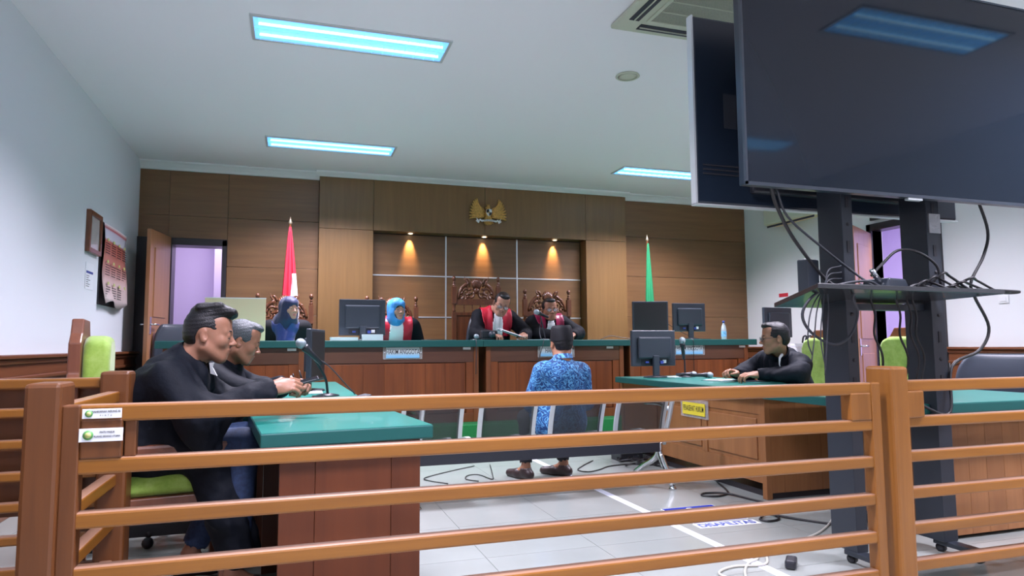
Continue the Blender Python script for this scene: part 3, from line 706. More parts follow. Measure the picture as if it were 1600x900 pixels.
microphone('small microphone with pale foam head at the left bench joint', (1.86, 6.95, BT), [(1.90, 6.95, 1.10), (1.88, 6.93, 1.12)], (1.845, 6.90, 1.135), (-.5, -.2, .3), .026,
           cable=[(1.88, 6.93, 1.115), (1.80, 6.80, 1.105), (1.785, 6.69, 1.09), (1.785, 6.69, .92), (1.79, 6.72, .75)])
microphone('microphone held up in front of the right judge\'s mouth', (2.66, 7.0, BT), [(2.66, 7.0, 1.10), (2.63, 6.98, 1.2), (2.58, 6.95, 1.36)], (2.53, 6.93, 1.40), (-.75, -.3, .25), .030,
           cable=[(2.60, 6.96, 1.34), (2.57, 6.95, 1.2), (2.55, 6.85, 1.11), (2.52, 6.69, 1.08), (2.42, 6.71, .75), (2.33, 6.72, .45)])
microphone('silver-headed microphone upright on the right desk', (3.54, 5.62, .73), [(3.54, 5.62, .74), (3.53, 5.61, .98)], (3.505, 5.60, 1.075), (-.12, -.1, 1), .030)
for k, (a, b_) in enumerate((((3.62, 5.60, .758), (-1, .15, .0)), ((3.66, 5.40, .758), (-1, .4, 0)))):
    microphone('grey microphone lying on the right desk, '+('the one nearer the upright microphone' if k == 0 else 'the one nearer the lawyer\'s hands'), (a[0]-.1, a[1], .73), None, a, [-b_[0], -b_[1], 0], .028, False)
t = thing('water_bottle', 'small clear plastic water bottle with a blue label on the bench', 'bottle', (4.945, 6.98, BT))
build('body', MB().lathe([(.028, 0), (.031, .01), (.031, .07), (.029, .075), (.031, .08), (.031, .12), (.024, .16), (.012, .19), (.012, .20)], n=16), 'pet', t)
build('label_band', MB().lathe([(.0318, .035), (.0318, .10)], n=16, caps=False), mat('bottle_label', (.25, .50, .80), .4, noise=.3, nscale=40), t)
build('cap', MB().lathe([(.014, .20), (.014, .222), (.012, .225)], n=12), 'inkb', t)
def sheets(name, label, cat, x0, x1, y0, y1, z, n=5, m='paper', th=.002, rz=0, group=None):
    t = thing(name, label, cat, ((x0+x1)/2, (y0+y1)/2, z), rz, group); w_ = (x1-x0)/2; d_ = (y1-y0)/2
    for k in range(n):
        q = build('sheet', MB().box(-w_, w_, -d_, d_, k*th, k*th+th*.8), m, t); q.rotation_euler = (0, 0, (random.random()-.5)*.06)
    return t
sheets('paper_stack', 'low pale stack of papers under the left bench monitor', 'papers', .36, .62, 6.82, 7.05, BT, 9, th=.004)
sheets('file_box', 'short white box of slips beside the left monitor stand', 'box', .66, .86, 6.80, 6.92, BT, 14, th=.0045)
sheets('paper_stack', 'white case papers on the bench right of the presiding judge', 'papers', 2.36, 2.66, 6.88, 7.08, BT, 4, rz=-.15)
t = thing('case_papers', 'curled white papers in the presiding judge\'s hands', 'papers', (2.24, 6.93, 1.13))
for k in range(3):
    P = [[(-.13+.26*j/8, -.05+.18*i/6-.02*k, -.025+(.09-.085*j/8)+.02*math.sin(i/6*2.2)+.005*k) for j in range(9)] for i in range(7)]
    build('sheet', MB().grid(P), 'paper', t, solid=.001)
t = thing('black_camera', 'black object like a camera at the presiding judge\'s right hand', 'camera', (1.99, 6.95, BT))
build('body', MB().box(-.09, .09, -.04, .04, .02, .105), 'plastic', t, bevel=.012); build('lens_barrel', MB().tube([(.02, -.03, .06), (.02, -.09, .06)], .032, 16), 'plastic2', t)
build('foot', MB().box(-.12, .16, -.05, .05, 0, .022), 'plastic', t, bevel=.006)
t = thing('black_folder', 'black folder propped before the right judge', 'folder', (2.87, 6.98, BT))
build('cover', MB().box(-.13, .13, 0, .012, 0, .13, rot=(-.5, .1, .3), piv=(0, 0, 0)), 'plastic', t, bevel=.003); build('pages', MB().box(-.12, .12, .013, .03, 0.01, .12, rot=(-.5, .1, .3), piv=(0, 0, 0)), 'plastic2', t)
t = thing('display_board', 'plain cream board standing on the bench behind the seated men', 'board', (-.52, 7.02, BT))
build('board', MB().box(-.275, .27, -.012, .012, 0, .415), 'cream', t, bevel=.002); build('edge_trim', MB().box(-.277, .272, -.014, .014, .412, .420), 'white', t)
build('foot', MB().box(-.2, -.17, -.08, .08, 0, .012).box(.17, .2, -.08, .08, 0, .012), 'cream', t)
# cables lying on the bench top
def cable(name, label, pts, r=.004, m='cable', k=6, group=None):
    o = tag(build(name, MB().tube(spline(pts, k), r, 6), m), label, 'cable', group); return o
cable('monitor_cable', 'thin black cable looping over the bench right of the cap', [(3.30, 6.95, 1.10), (3.42, 6.95, 1.14), (3.55, 6.92, 1.12), (3.75, 6.9, 1.10), (3.95, 6.98, 1.11)])
cable('monitor_cable', 'thin cable hanging between the two monitors on the right bench unit', [(4.16, 7.10, 1.34), (4.30, 7.08, 1.25), (4.45, 7.06, 1.17), (4.60, 7.04, 1.11), (4.78, 7.0, 1.10)])
cable('monitor_cable', 'black cable running down the front of the right bench unit', [(4.33, 6.9, 1.10), (4.33, 6.70, 1.09), (4.33, 6.69, .95), (4.34, 6.71, .6), (4.33, 6.72, .3)], .004)
cable('monitor_cable', 'thin dark cable lying right of the first member judge', [(1.25, 6.85, 1.10), (1.38, 6.82, 1.104), (1.50, 6.85, 1.10), (1.62, 6.9, 1.10)], .004)

# ---- left desks
def slab_desk(name, label, loc, rz, W, D, H=.73, body='desk', ov=.04, seam=True):
    """top W (x) by D (y), origin at near-left corner of the top"""
    t = thing(name, label, 'desk', loc, rz, None)
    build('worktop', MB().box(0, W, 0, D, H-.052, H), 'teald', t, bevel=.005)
    build('worktop_surface', MB().box(.004, W-.004, .004, D-.004, H-.002, H+.0015), 'teal', t)
    a, b = ov+.03, W-ov; nb = 3; ed = [a, a+(b-a)*.24, a+(b-a)*.78, b]
    for k in range(3): build('end_board', MB().box(ed[k]+.0008, ed[k+1]-.0008, ov, ov+.02, .0, H-.052), body, t, bevel=.0015)
    for k in range(3): build('far_end_board', MB().box(ed[k]+.0008, ed[k+1]-.0008, D-ov-.02, D-ov, .0, H-.052), body, t, bevel=.0015)
    n = max(1, round((D-.1)/.6)); st = (D-2*ov-.04)/n
    for k in range(n): build('side_panel', MB().box(b-.02, b, ov+.02+k*st+.001, ov+.02+(k+1)*st-.001, .04, H-.052), body, t, bevel=.002)
    build('skirting', MB().box(b-.018, b+.004, ov, D-ov, 0, .06), body, t, bevel=.002)
    return t
slab_desk('desk', 'teal-topped wooden desk nearest the railing at left', (-.10, 2.60, 0), math.radians(6), .64, .86)
slab_desk('desk', 'long teal-topped desk before the two seated men, running to the bench', (-.22, 3.56, 0), math.radians(1), .64, 2.6)
t = thing('smartphone', 'black phone lying on the near edge of the long left desk', 'phone', (.155, 4.25, .733)); build('body', MB().box(-.035, .035, -.075, .075, 0, .010), 'plastic', t, bevel=.004); build('screen', MB().box(-.031, .031, -.068, .068, .010, .011), 'screen', t)
t = thing('black_tablet_case', 'flat black case lying on the left desk edge nearest the defendant', 'case', (.34, 3.92, .733), math.radians(15))
build('body', MB().box(-.10, .07, -.06, .05, 0, .016), 'plastic', t, bevel=.006); build('raised_flap', MB().box(.0, .085, -.05, .05, .014, .03, rot=(0, -.2, 0)), 'plastic2', t, bevel=.005)
t = thing('black_device', 'small dark gadget with prongs on the left desk by the older man\'s pen', 'gadget', (.02, 4.75, .733)); build('body', MB().box(-.09, .07, -.05, .05, 0, .09, rot=(0, .25, 0)), 'plastic', t, bevel=.01); build('prong', MB().tube([(.05, 0, .08), (.03, 0, .15)], [.008, .003]).tube([(.0, 0, .09), (-.01, 0, .13)], [.008, .003]), 'plastic', t)
sheets('paper_stack', 'white papers under the edge-on monitor on the left desk', 'papers', .02, .20, 4.62, 4.86, .733, 3)

# ---- right desks
def panel_desk(name, label, loc, W, D, H=.73):
    """front panels on local -X side; W along x, D along y; origin near-left (front) corner of the body"""
    t = thing(name, label, 'desk', loc, 0, None)
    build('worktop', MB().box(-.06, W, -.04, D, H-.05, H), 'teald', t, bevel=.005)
    build('worktop_surface', MB().box(-.056, W-.004, -.036, D-.004, H-.002, H+.0015), 'teal', t)
    build('corner_post', MB().box(0, .045, 0, .045, 0, H-.05), 'deskl', t, bevel=.003); build('far_corner_post', MB().box(0, .045, D-.05, D-.005, 0, H-.05), 'deskl', t, bevel=.003)
    build('top_rail', MB().box(.006, .03, .045, D-.05, H-.17, H-.05), 'deskl', t, bevel=.002)
    build('bottom_rail', MB().box(.006, .03, .045, D-.05, .10, .22), 'deskl', t, bevel=.002)
    n = 3; st = (D-.095)/n
    for k in range(n):
        build('front_board', MB().box(.014, .03, .045+k*st, .045+(k+1)*st, .22, H-.17), 'deskl', t)
        build('raised_panel', MB().box(.004, .016, .045+k*st+.05, .045+(k+1)*st-.05, .25, H-.20), 'deskl', t, bevel=.006)
        build('stile', MB().box(.004, .02, .045+k*st-.03, .045+k*st+.03, .22, H-.17), 'deskl', t, bevel=.002)
    nb = 6; s2 = (W-.13)/nb
    for k in range(nb): build('end_board', MB().box(.045+k*s2+.0006, .045+(k+1)*s2-.0006, .006, .026, .04, H-.05), 'deskl', t, bevel=.001)
    build('far_end', MB().box(.045, W-.08, D-.03, D-.01, .04, H-.05), 'deskl', t); build('plinth', MB().box(.06, W-.1, .02, D-.1, 0, .04), 'dark', t)
    return t
panel_desk('desk', 'long teal-topped right desk carrying the yellow plate', (3.04, 3.87, 0), .76, 2.10)
t = thing('nameplate', 'yellow plate reading PENASEHAT HUKUM in a clear holder', 'nameplate', (3.036, 4.70, .475), math.radians(-90))
build('holder', MB().box(-.19, .19, -.006, 0, -.012, .13), 'acry', t)
build('plate', MB().box(-.155, .155, -.012, -.006, .01, .105), 'yellow', t); text('PENASEHAT HUKUM', .062, 'ink', t, (0, -.0125, .058), (math.pi/2, 0, 0), .50, .0005, bold=.0003)
t = thing('desk', 'teal-topped desk at the lower right behind the television stand', 'desk', (2.94, 2.64, 0))
build('worktop', MB().box(-.0, 1.35, 0, 1.12, .68, .73), 'teald', t, bevel=.005); build('worktop_surface', MB().box(.004, 1.346, .004, 1.116, .728, .7315), 'teal', t)
for k in range(6): build('end_board', MB().box(.42+k*.13+.0006, .42+(k+1)*.13-.0006, .14, .16, .02, .68), 'deskl', t, bevel=.001)
build('side_panel', MB().box(.42, .44, .16, .85, .02, .68), 'deskl', t); build('far_end', MB().box(.44, 1.2, .83, .85, .02, .68), 'deskl', t); build('inner_side', MB().box(1.18, 1.2, .16, .83, .02, .68), 'deskl', t)
build('floor_bar', MB().box(.10, .42, .5, .56, .02, .07), 'blackm', t)
t = thing('side_table', 'dark wooden side table by the right wall, heaped with files', 'table', (4.95, 6.55, 0))
build('table_top', MB().box(0, 1.2, -.1, .5, .78, .82), 'dado', t, bevel=.004)
for x in (.04, 1.12):
    for y in (-.06, .42): build('leg', MB().box(x, x+.05, y, y+.05, 0, .78), 'dado', t)
sheets('paper_stack', 'tilted stack of white files right of the rear monitor, by the right wall', 'files', 5.70, 6.02, 6.50, 6.75, .82, 16, th=.014, rz=.2)
t = thing('stamp_rack', 'row of small black curved stamps on the files by the right wall', 'rack', (5.92, 6.62, 1.05))
for k in range(5): build('stamp', MB().tube(spline([(-.14+k*.07, 0, 0), (-.14+k*.07, -.02, .07), (-.10+k*.07, -.02, .08), (-.09+k*.07, 0, .03)], 4), .010), 'plastic', t)
t = thing('notebook', 'white notepad under the right-hand lawyer\'s fingers', 'notebook', (3.47, 4.98, .732), .3); build('pages', MB().box(-.10, .12, -.09, .09, 0, .008), 'paper', t); build('cover', MB().box(-.12, .14, -.10, .10, -.0015, .002), 'plastic', t)
t = thing('lawyer_tablet', 'flat dark tablet under the right-hand lawyer\'s wrist', 'tablet', (3.60, 4.72, .732), -.2); build('body', MB().box(-.12, .12, -.08, .08, 0, .010), 'plastic', t, bevel=.003); build('screen', MB().box(-.11, .11, -.07, .07, .010, .011), 'screen', t)
sheets('paper_stack', 'loose white sheet at the foot of the largest rear-facing monitor', 'papers', 3.36, 3.52, 5.58, 5.72, .733, 2, rz=.3)

# ---- green armchairs (face local +X)
def armchair(label, loc, rz):
    t = thing('armchair', label, 'chair', loc, rz, 'green cushioned wooden armchairs')
    side = [(-.0, .40), (.0, .86), (-.04, .92), (-.04, 1.0), (-.075, 1.03), (-.075, .40)]
    build('backrest_frame', MB().prism([(-.27, .40), (.27, .40), (.27, .90), (.23, .94), (.23, 1.06), (.17, 1.10), (.13, 1.16), (-.13, 1.16), (-.17, 1.10), (-.23, 1.06), (-.23, .94), (-.27, .90)], .045, 'YZ', -.33), 'chairw', t, bevel=.006)
    build('back_cushion', MB().prism([(-.20, .50), (.20, .50), (.20, 1.0), (.17, 1.065), (.10, 1.09), (-.10, 1.09), (-.17, 1.065), (-.20, 1.0)], .10, 'YZ', -.285), 'velvet', t, bevel=.03, soft=True)
    build('seat_cushion', MB().box(-.20, .28, -.235, .235, .43, .515), 'velvet', t, bevel=.03, soft=True)
    build('seat_frame', MB().box(-.29, .29, -.25, .25, .345, .43), 'chairw', t, bevel=.004)
    for s_ in (-1, 1):
        y = s_*.275
        build('front_leg', MB().box(.24, .30, y-.03, y+.03, 0, .62), 'chairw', t, bevel=.006)
        build('rear_leg', MB().box(-.33, -.27, y-.03, y+.03, 0, .66), 'chairw', t, bevel=.006)
        build('armrest', MB().box(-.30, .335, y-.035, y+.035, .60, .65), 'chairw', t, bevel=.014)
    return t
armchair('green velvet armchair under the young man in black', (-.555, 3.375, 0), .17)
armchair('green velvet armchair behind the right-hand lawyer', (4.22, 4.88, 0), math.pi)
armchair('empty green velvet armchair between the black stand columns', (4.20, 4.00, 0), math.pi)

# ---- waiting bench (four linked perforated seats), backs towards the viewer
t = thing('waiting_bench', 'linked four-seat black perforated waiting bench under the defendant', 'bench', (1.68, 4.6, 0))
def bx(x): return x-1.68
for k, x in enumerate((.89, 1.41, 1.925, 2.43)):
    lx = bx(x); w2 = .178
    P = []
    for i in range(11):
        f = i/10; z = .38+.30*f; y = -.10-.10*f**1.5
        P.append([(lx-w2+2*w2*j/4, y+.012*math.cos((j/4-.5)*math.pi)-.012, z) for j in range(5)])
    S = [[(lx-w2+2*w2*j/4, -.10+.46*i/6, .38-.012*math.sin(math.pi*i/6)+(0 if i < 5 else -.012*(i-4))) for j in range(5)] for i in range(7)]
    build('seat_back', MB().grid(P), 'perf', t, solid=.003); build('seat_pan', MB().grid(S), 'perf', t, solid=.003)
    for s_ in (-1, 1):
        xx = lx+s_*(w2+.012); pts = [(xx, .36, .355), (xx, .25, .375), (xx, -.06, .365)]+[(xx, -.10-.10*(i/6)**1.5, .38+.30*i/6) for i in range(0, 7)]
        sm = MB()
        for a, b in zip(pts[:-1], pts[1:]):
            a = Vector(a); b = Vector(b); d = (b-a).normalized(); nrm = Vector((0, -d.z, d.y))
            q = [a-nrm*.008, a+nrm*.008, b+nrm*.008, b-nrm*.008]; V = [p+Vector((sx2, 0, 0)) for sx2 in (-.017, .017) for p in q]
            sm.add(V, [(0, 1, 2, 3), (4, 7, 6, 5), (0, 4, 5, 1), (1, 5, 6, 2), (2, 6, 7, 3), (3, 7, 4, 0)])
        build('side_bar', sm, 'silver', t)
        build('seat_bolt', MB().lathe([(.012, 0), (.014, .015), (.006, .03)], (lx+s_*(w2-.03), -.03, .325), 10), 'plastic', t)
build('beam', MB().box(bx(.58), bx(2.62), -.075, -.015, .245, .322), 'beam', t, bevel=.006)
for x in (.78, 2.63):
    lx = bx(x); lg = MB().tube(spline([(lx, -.05, .32), (lx, -.06, .22), (lx, -.16, .10), (lx+.0, -.22, .03)], 5), [.024]*16, 10).tube(spline([(lx, -.05, .30), (lx, 0, .20), (lx, .2, .10), (lx, .33, .03)], 5), [.022]*16, 10)
    l_ = build('leg', lg, 'chrome', t)
    for y in (-.22, .33): build('foot_glide', MB().lathe([(.028, 0), (.028, .008), (.012, .03)], (lx, y, 0), 12), 'chrome', l_)
    build('arm_upright', MB().tube(spline([(lx+.035, -.05, .30), (lx+.035, -.10, .42), (lx+.035, -.16, .56), (lx+.04, -.205, .70)], 5), .018), 'silver', t)
    build('armrest', MB().tube(spline([(lx+.035, -.15, .56), (lx+.04, .0, .59), (lx+.04, .22, .58)], 5), .016), 'chrome', t)

# ---- public railing
def rail_section(t, off, x0, x1, y, zs, hgt=.045, dep=.05, m='rail'):
    for i, z in enumerate(zs):
        h_ = hgt+.004 if i == 0 else hgt
        build('rail', MB().box(x0, x1, y-dep/2, y+dep/2, z-h_, z), m, t, bevel=.007, off=off)
ZR = [.878, .727, .577, .427, .276, .126]
o_ = (-.60, 2.25, 0)
t = thing('wooden_railing', 'long wooden railing section across the middle, with labels at its left end', 'railing', o_)
rail_section(t, o_, -.578, 2.31, 2.25, ZR)
build('stile', MB().box(-.612, -.565, 2.22, 2.275, .03, .878), 'post', t, bevel=.005, off=o_)
build('stile', MB().box(2.275, 2.322, 2.22, 2.275, .03, .878), 'postlight', t, bevel=.005, off=o_)
build('inner_stile', MB().box(-.455, -.425, 2.235, 2.265, .727, .84), 'post', t, bevel=.003, off=o_)
def lockbox(x0, x1, label, y0=2.222, z0=.725, z1=.838, m='post'):
    tt = thing('lock_box', label, 'box', (x0, y0, z0)); o2 = (x0, y0, z0)
    build('casing', MB().box(x0, x1, y0, y0+.06, z0, z1), m, tt, bevel=.006, off=o2)
    build('catch', MB().tube([(x1, y0+.03, z0+.04), (x1+.012, y0+.03, z0+.04)], .006), 'chrome', tt, off=o2)
    return tt
lockbox(-.565, -.458, 'wooden lock box behind the white plate at the left end of the railing')
lockbox(2.17, 2.275, 'wooden lock box left of the tall right post', m='postlight')
lockbox(2.455, 2.56, 'wooden lock box right of the tall right post', m='postlight')
def door_plate(x0, x1, z0, z1, y, lines, label):
    tt = thing('railing_plate', label, 'plate', (x0, y, z0)); w_ = x1-x0; h_ = z1-z0
    build('plate', MB().box(0, w_, -.003, 0, 0, h_), 'paper', tt)
    e_ = build('emblem', MB().lathe([(h_*.36, 0), (h_*.36, .002)], (h_*.62, -.003, h_*.5), 20, R=Euler((math.pi/2, 0, 0)).to_matrix()), 'emblem', tt)
    build('emblem_centre', MB().lathe([(h_*.22, 0), (h_*.22, .001)], (h_*.62, -.005, h_*.5), 14, R=Euler((math.pi/2, 0, 0)).to_matrix()), 'emblemy', e_)
    for (s_, sz, x, z) in lines: text(s_, sz, 'ink', tt, (x*w_, -.0035, z*h_), (math.pi/2, 0, 0), .8, .0003)
door_plate(-.560, -.461, .840, .867, 2.2205, [('MAHKAMAH AGUNG RI', .0085, .60, .70), ('P   I   N   T   U', .006, .60, .30)], 'white plate with green emblem on the top rail at left')
door_plate(-.566, -.456, .775, .812, 2.2205, [('PINTU MASUK', .0075, .64, .70), ('RUANG SIDANG UTAMA', .0075, .64, .38)], 'white plate with green emblem on the left lock box')
for x, lb, xx in ((-.70, 'stout railing post left of the labelled gate end', .09), (2.365, 'tall stout railing post in front of the television stand', .09)):
    tag(build('railing_post', MB().box(x, x+xx, 2.20, 2.34, 0, .942), 'post' if x < 0 else 'postlight', bevel=.012), lb, 'post', None)
tag(build('railing_post', MB().box(-.705, -.60, 3.0, 3.11, 0, .948), 'post', bevel=.012), 'railing post at the far corner before the green armchair', 'post')
tag(build('railing_post', MB().box(-.72, -.64, 1.3, 1.42, 0, .942), 'post', bevel=.012), 'railing post at the near left, out of frame', 'post')
o_ = (2.46, 2.26, 0); t = thing('wooden_railing', 'wooden railing section at the right edge beyond the tall post', 'railing', o_)
rail_section(t, o_, 2.455, 3.9, 2.26, [.882, .730, .585, .434, .288, .140])
o_ = (-.655, 2.34, 0); t = thing('wooden_railing', 'short wooden railing return running back from the left post', 'railing', o_)
for z in (.872, .715, .555, .395, .235): build('rail', MB().box(-.678, -.633, 2.34, 3.0, z-.045, z), 'railY', t, bevel=.006, off=o_)
o_ = (-1.6, 3.05, 0); t = thing('wooden_railing', 'wooden railing section at the far left before the dado', 'railing', o_)
rail_section(t, o_, XL+.04, -.705, 3.055, [.924, .813, .695, .576, .463, .341, .223], .035, .045)
for k in range(5): build('backing_board', MB().box(XL+.04+k*.186, XL+.04+(k+1)*.186-.002, 3.10, 3.115, .40, .90), 'post', t, bevel=.002, off=o_)

# ---- television stand with two televisions
t = thing('television_stand', 'tall black two-column television stand with a shelf and casters', 'stand', (2.83, 2.68, 0))
for (x0, x1, nm) in ((2.535, 2.60, 0), (3.075, 3.165, 1)):
    c = build('column', MB().box(x0, x1, 2.60, 2.76, .06, 2.45), 'standm', t, bevel=.003, off=(2.83, 2.68, 0))
    for k in range(16):
        z = .85+k*.11
        if k % 2 == 0: build('slot', MB().box((x0+x1)/2-.009, (x0+x1)/2+.009, 2.597, 2.603, z-.028, z+.028), 'ink', c, off=(2.83, 2.68, 0)).parent = c
        else: build('hole', MB().tube([((x0+x1)/2, 2.597, z), ((x0+x1)/2, 2.603, z)], .009, 10), 'ink', c, off=(2.83, 2.68, 0))
for x in (2.56, 3.12):
    f = build('foot', MB().box(x-.03, x+.03, 2.44, 2.68, .038, .062), 'standm', t, bevel=.004, off=(2.83, 2.68, 0))
    for y in (2.46, 2.66): build('caster', MB().tube([(x-.015, y, .02), (x+.015, y, .02)], .02, 14), 'plastic', f, off=(2.83, 2.68, 0))
for (ya, yb, za, zb) in ((2.64, 2.72, 1.205, 1.235), (2.62, 2.66, 2.05, 2.12), (2.62, 2.66, 2.35, 2.42)): build('cross_bar', MB().box(2.60, 3.08, ya, yb, za, zb), 'standm', t, off=(2.83, 2.68, 0))
sp = [(2.10, 2.30, 1.295), (3.30, 2.385, 1.297), (2.88, 2.86, 1.247), (2.33, 2.86, 1.247)]
V = [(x, y, z-d) for d in (0, .022) for x, y, z in sp]
build('shelf', MB().add(V, [(0, 1, 2, 3), (7, 6, 5, 4), (0, 4, 5, 1), (1, 5, 6, 2), (2, 6, 7, 3), (3, 7, 4, 0)]), mat('shelf_black', (.02, .022, .026), .22, coat=.3), t, bevel=.003, off=(2.83, 2.68, 0))
build('tape_patch', MB().box(3.085, 3.16, 2.592, 2.60, 1.60, 1.70), mat('silver_tape', (.35, .36, .37), .35, .4, bump=.5, bscale=60), t, off=(2.83, 2.68, 0))
o_ = (2.81, 2.45, 1.73)
t = thing('television', 'huge dark television facing the viewer at upper right', 'television', o_)
build('casing', MB().box(1.874, 3.76, 2.452, 2.50, 1.738, 2.80), 'tvback', t, bevel=.006, off=o_)
build('screen', MB().box(1.884, 3.75, 2.448, 2.453, 1.752, 2.79), 'tvscreen', t, off=o_)
build('bezel', MB().box(1.872, 3.762, 2.444, 2.454, 1.734, 1.750).box(1.872, 1.882, 2.444, 2.46, 1.736, 2.802).box(3.752, 3.762, 2.444, 2.46, 1.736, 2.802).box(1.872, 3.762, 2.444, 2.46, 2.792, 2.802), 'plastic2', t, off=o_)
build('sensor_bump', MB().box(2.79, 2.88, 2.446, 2.47, 1.722, 1.736), 'silver', t, bevel=.003, off=o_)
build('wall_bracket', MB().box(2.5, 3.2, 2.50, 2.60, 2.05, 2.12).box(2.5, 3.2, 2.50, 2.60, 2.35, 2.42), 'blackm', t, off=o_)
o_ = (2.74, 2.85, 1.73)
t = thing('television', 'second dark television seen from behind, left of the front screen', 'television', o_)
build('casing', MB().box(1.89, 3.605, 2.852, 2.885, 1.735, 2.70), 'tvback', t, bevel=.012, off=o_)
build('rear_cover', MB().box(2.20, 3.30, 2.815, 2.855, 1.80, 2.45), 'plastic', t, bevel=.012, off=o_)
sl = MB()
for k in range(3): sl.box(1.93, 2.18, 2.849, 2.853, 1.885+k*.022, 1.893+k*.022)
build('vent_slots', sl, 'ink', t, off=o_); build('rating_label', MB().box(2.06, 2.18, 2.8485, 2.852, 2.13, 2.31), 'cableg', t, off=o_)
build('side_bezel', MB().box(1.884, 1.894, 2.85, 2.892, 1.733, 2.702).box(1.884, 3.61, 2.85, 2.892, 1.728, 1.736), 'silver', t, off=o_)
build('wall_bracket', MB().box(2.5, 3.2, 2.76, 2.815, 2.05, 2.12), 'blackm', t, off=o_)
# shelf clutter
def on_shelf(y): return 1.247+.0875*(2.86-y)/1.0+.0
t = thing('power_brick', 'upright black adapter box on the left of the shelf', 'adapter', (2.41, 2.70, 1.262), .3); build('body', MB().box(-.05, .05, -.03, .03, 0, .19), 'plastic2', t, bevel=.008); build('foot', MB().box(-.055, .055, -.04, .04, 0, .012), 'plastic', t)
t = thing('set_top_box', 'black wedge-shaped media box between the stand columns', 'media box', (2.80, 2.62, 1.272), .25); build('body', MB().prism([(-.12, 0), (.14, 0), (.08, .085), (-.07, .085)], .13, 'XZ', -.065), 'plastic2', t, bevel=.008); build('plug', MB().tube([(-.10, -.03, .07), (-.16, -.03, .12)], .012), 'chrome', t)
cb = 'cables tangled on the television stand'
cable('television_cable', 'thick black cable from the front television down to the shelf at left', [(2.06, 2.52, 1.76), (2.12, 2.56, 1.68), (2.24, 2.6, 1.54), (2.41, 2.6, 1.355), (2.50, 2.57, 1.29)], .009)
cable('television_cable', 'thinner grey cable slanting from the television to the left column', [(2.10, 2.53, 1.75), (2.18, 2.56, 1.63), (2.36, 2.56, 1.50), (2.55, 2.56, 1.38), (2.60, 2.5, 1.31)], .006, 'cableg')
cable('television_cable', 'long black cable hanging at the right of the stand', [(3.432, 2.6, 1.82), (3.50, 2.6, 1.633), (3.46, 2.6, 1.50), (3.36, 2.6, 1.36), (3.375, 2.6, 1.28), (3.463, 2.6, 1.12), (3.385, 2.6, 1.00), (3.19, 2.6, .92), (3.10, 2.55, .70), (2.98, 2.57, .72), (2.86, 2.6, .80)], .008)
cable('looped_cable', 'grey cable looping below the shelf in front of the left column', [(2.60, 2.46, 1.305), (2.50, 2.44, 1.325), (2.315, 2.42, 1.30), (2.19, 2.43, 1.25), (2.145, 2.45, 1.17), (2.197, 2.46, 1.09), (2.32, 2.46, 1.035), (2.42, 2.46, 1.08), (2.455, 2.45, 1.18), (2.42, 2.44, 1.25), (2.455, 2.42, 1.31)], .0065, 'cableg')
for k in range(4):
    x = 2.16+k*.035; cable('hanging_cable', ('thin grey cable dangling left of the shelf, %s of four' % ('first', 'second', 'third', 'fourth')[k]), [(2.42, 2.50, 1.31+.03*k), (2.30, 2.46, 1.30+.02*k), (2.19+.03*k, 2.44, 1.20), (x, 2.44, 1.06), (x+.02*(-1)**k, 2.44, .99-.03*k)], .0032, 'cableg', group='thin cables left of the shelf')
cable('arched_cable', 'black cable arching between the two stand columns', [(2.70, 2.60, 1.37), (2.76, 2.6, 1.42), (2.87, 2.6, 1.50), (3.00, 2.6, 1.50), (3.09, 2.57, 1.43), (3.10, 2.56, 1.33)], .007)
for k in range(7):
    a = 2.80+.06*k; hgt = .03+.02*((k*37) % 4)
    cable('coiled_cable', 'black cable coiled on the shelf by the right column', [(a, 2.50+.02*k, 1.288), (a+.06, 2.50, 1.29+hgt), (a+.14, 2.52, 1.295+hgt*.8), (a+.24, 2.48, 1.292), (a+.33, 2.45, 1.295), (min(3.2, a+.42), 2.44, 1.30)], .0065, group='coiled cables on the shelf')
for (x, z1) in ((2.70, .80), (2.86, .86), (2.93, .86), (2.965, .86)):
    cable('hanging_cable', 'thin black cable hanging under the shelf at %s' % {2.70: 'the left column', 2.86: 'the middle', 2.93: 'the twist', 2.965: 'the right of the twist'}[x], [(x-.02, 2.60, 1.27), (x+.01, 2.60, 1.18), (x+.0, 2.6, 1.08), (x+.045, 2.6, .97), (x+.02, 2.6, z1)], .0055)

# ---- floor tape, decals, floor cables
tag(build('floor_tape', MB().box(2.095, 2.150, 2.3, 6.15, .0, .0012), 'tape'), 'white tape strip on the floor joint running towards the bench', 'tape')
t = thing('floor_decal', 'dark blue wheelchair floor sign partly hidden by the railing', 'floor sign', (2.43, 3.70, .0003))
build('border', MB().box(-.188, .188, -.188, .188, 0, .0008), 'white', t); build('field', MB().box(-.182, .182, -.182, .182, .0006, .0016), 'decalblue', t)
wc = MB().lathe([(.026, 0), (.026, .0008)], (-.01, .13, .0012), 14)
wc.tube([(0, .10, .0016), (0, .0, .0016), (.07, .0, .0016), (.10, -.10, .0016)], .012, 6); wc.tube([(.10*math.cos(a)-.02, -.05+.10*math.sin(a), .0014) for a in [2.0+i*.35 for i in range(13)]], .009, 6)
build('wheelchair_symbol', wc, 'white', t)
t = thing('floor_decal', 'white floor strip lettered DISABILITAS', 'floor sign', (2.425, 3.45, .0003), math.radians(-3))
build('strip', MB().box(-.20, .20, -.045, .045, 0, .001), 'white', t); text('DISABILITAS', .086, 'inkb', t, (0, 0, .0012), (0, 0, 0), .78, .0003, bold=.004)
z = .006
cable('floor_cable', 'black cable looped once on the floor right of the wheelchair sign', [(3.20, 4.75, z), (3.06, 4.45, z), (2.93, 4.15, z), (2.80, 4.06, z), (2.70, 4.11, z), (2.76, 4.17, z), (2.88, 4.09, z+.006), (2.95, 3.85, z), (3.02, 3.62, z)], .007)
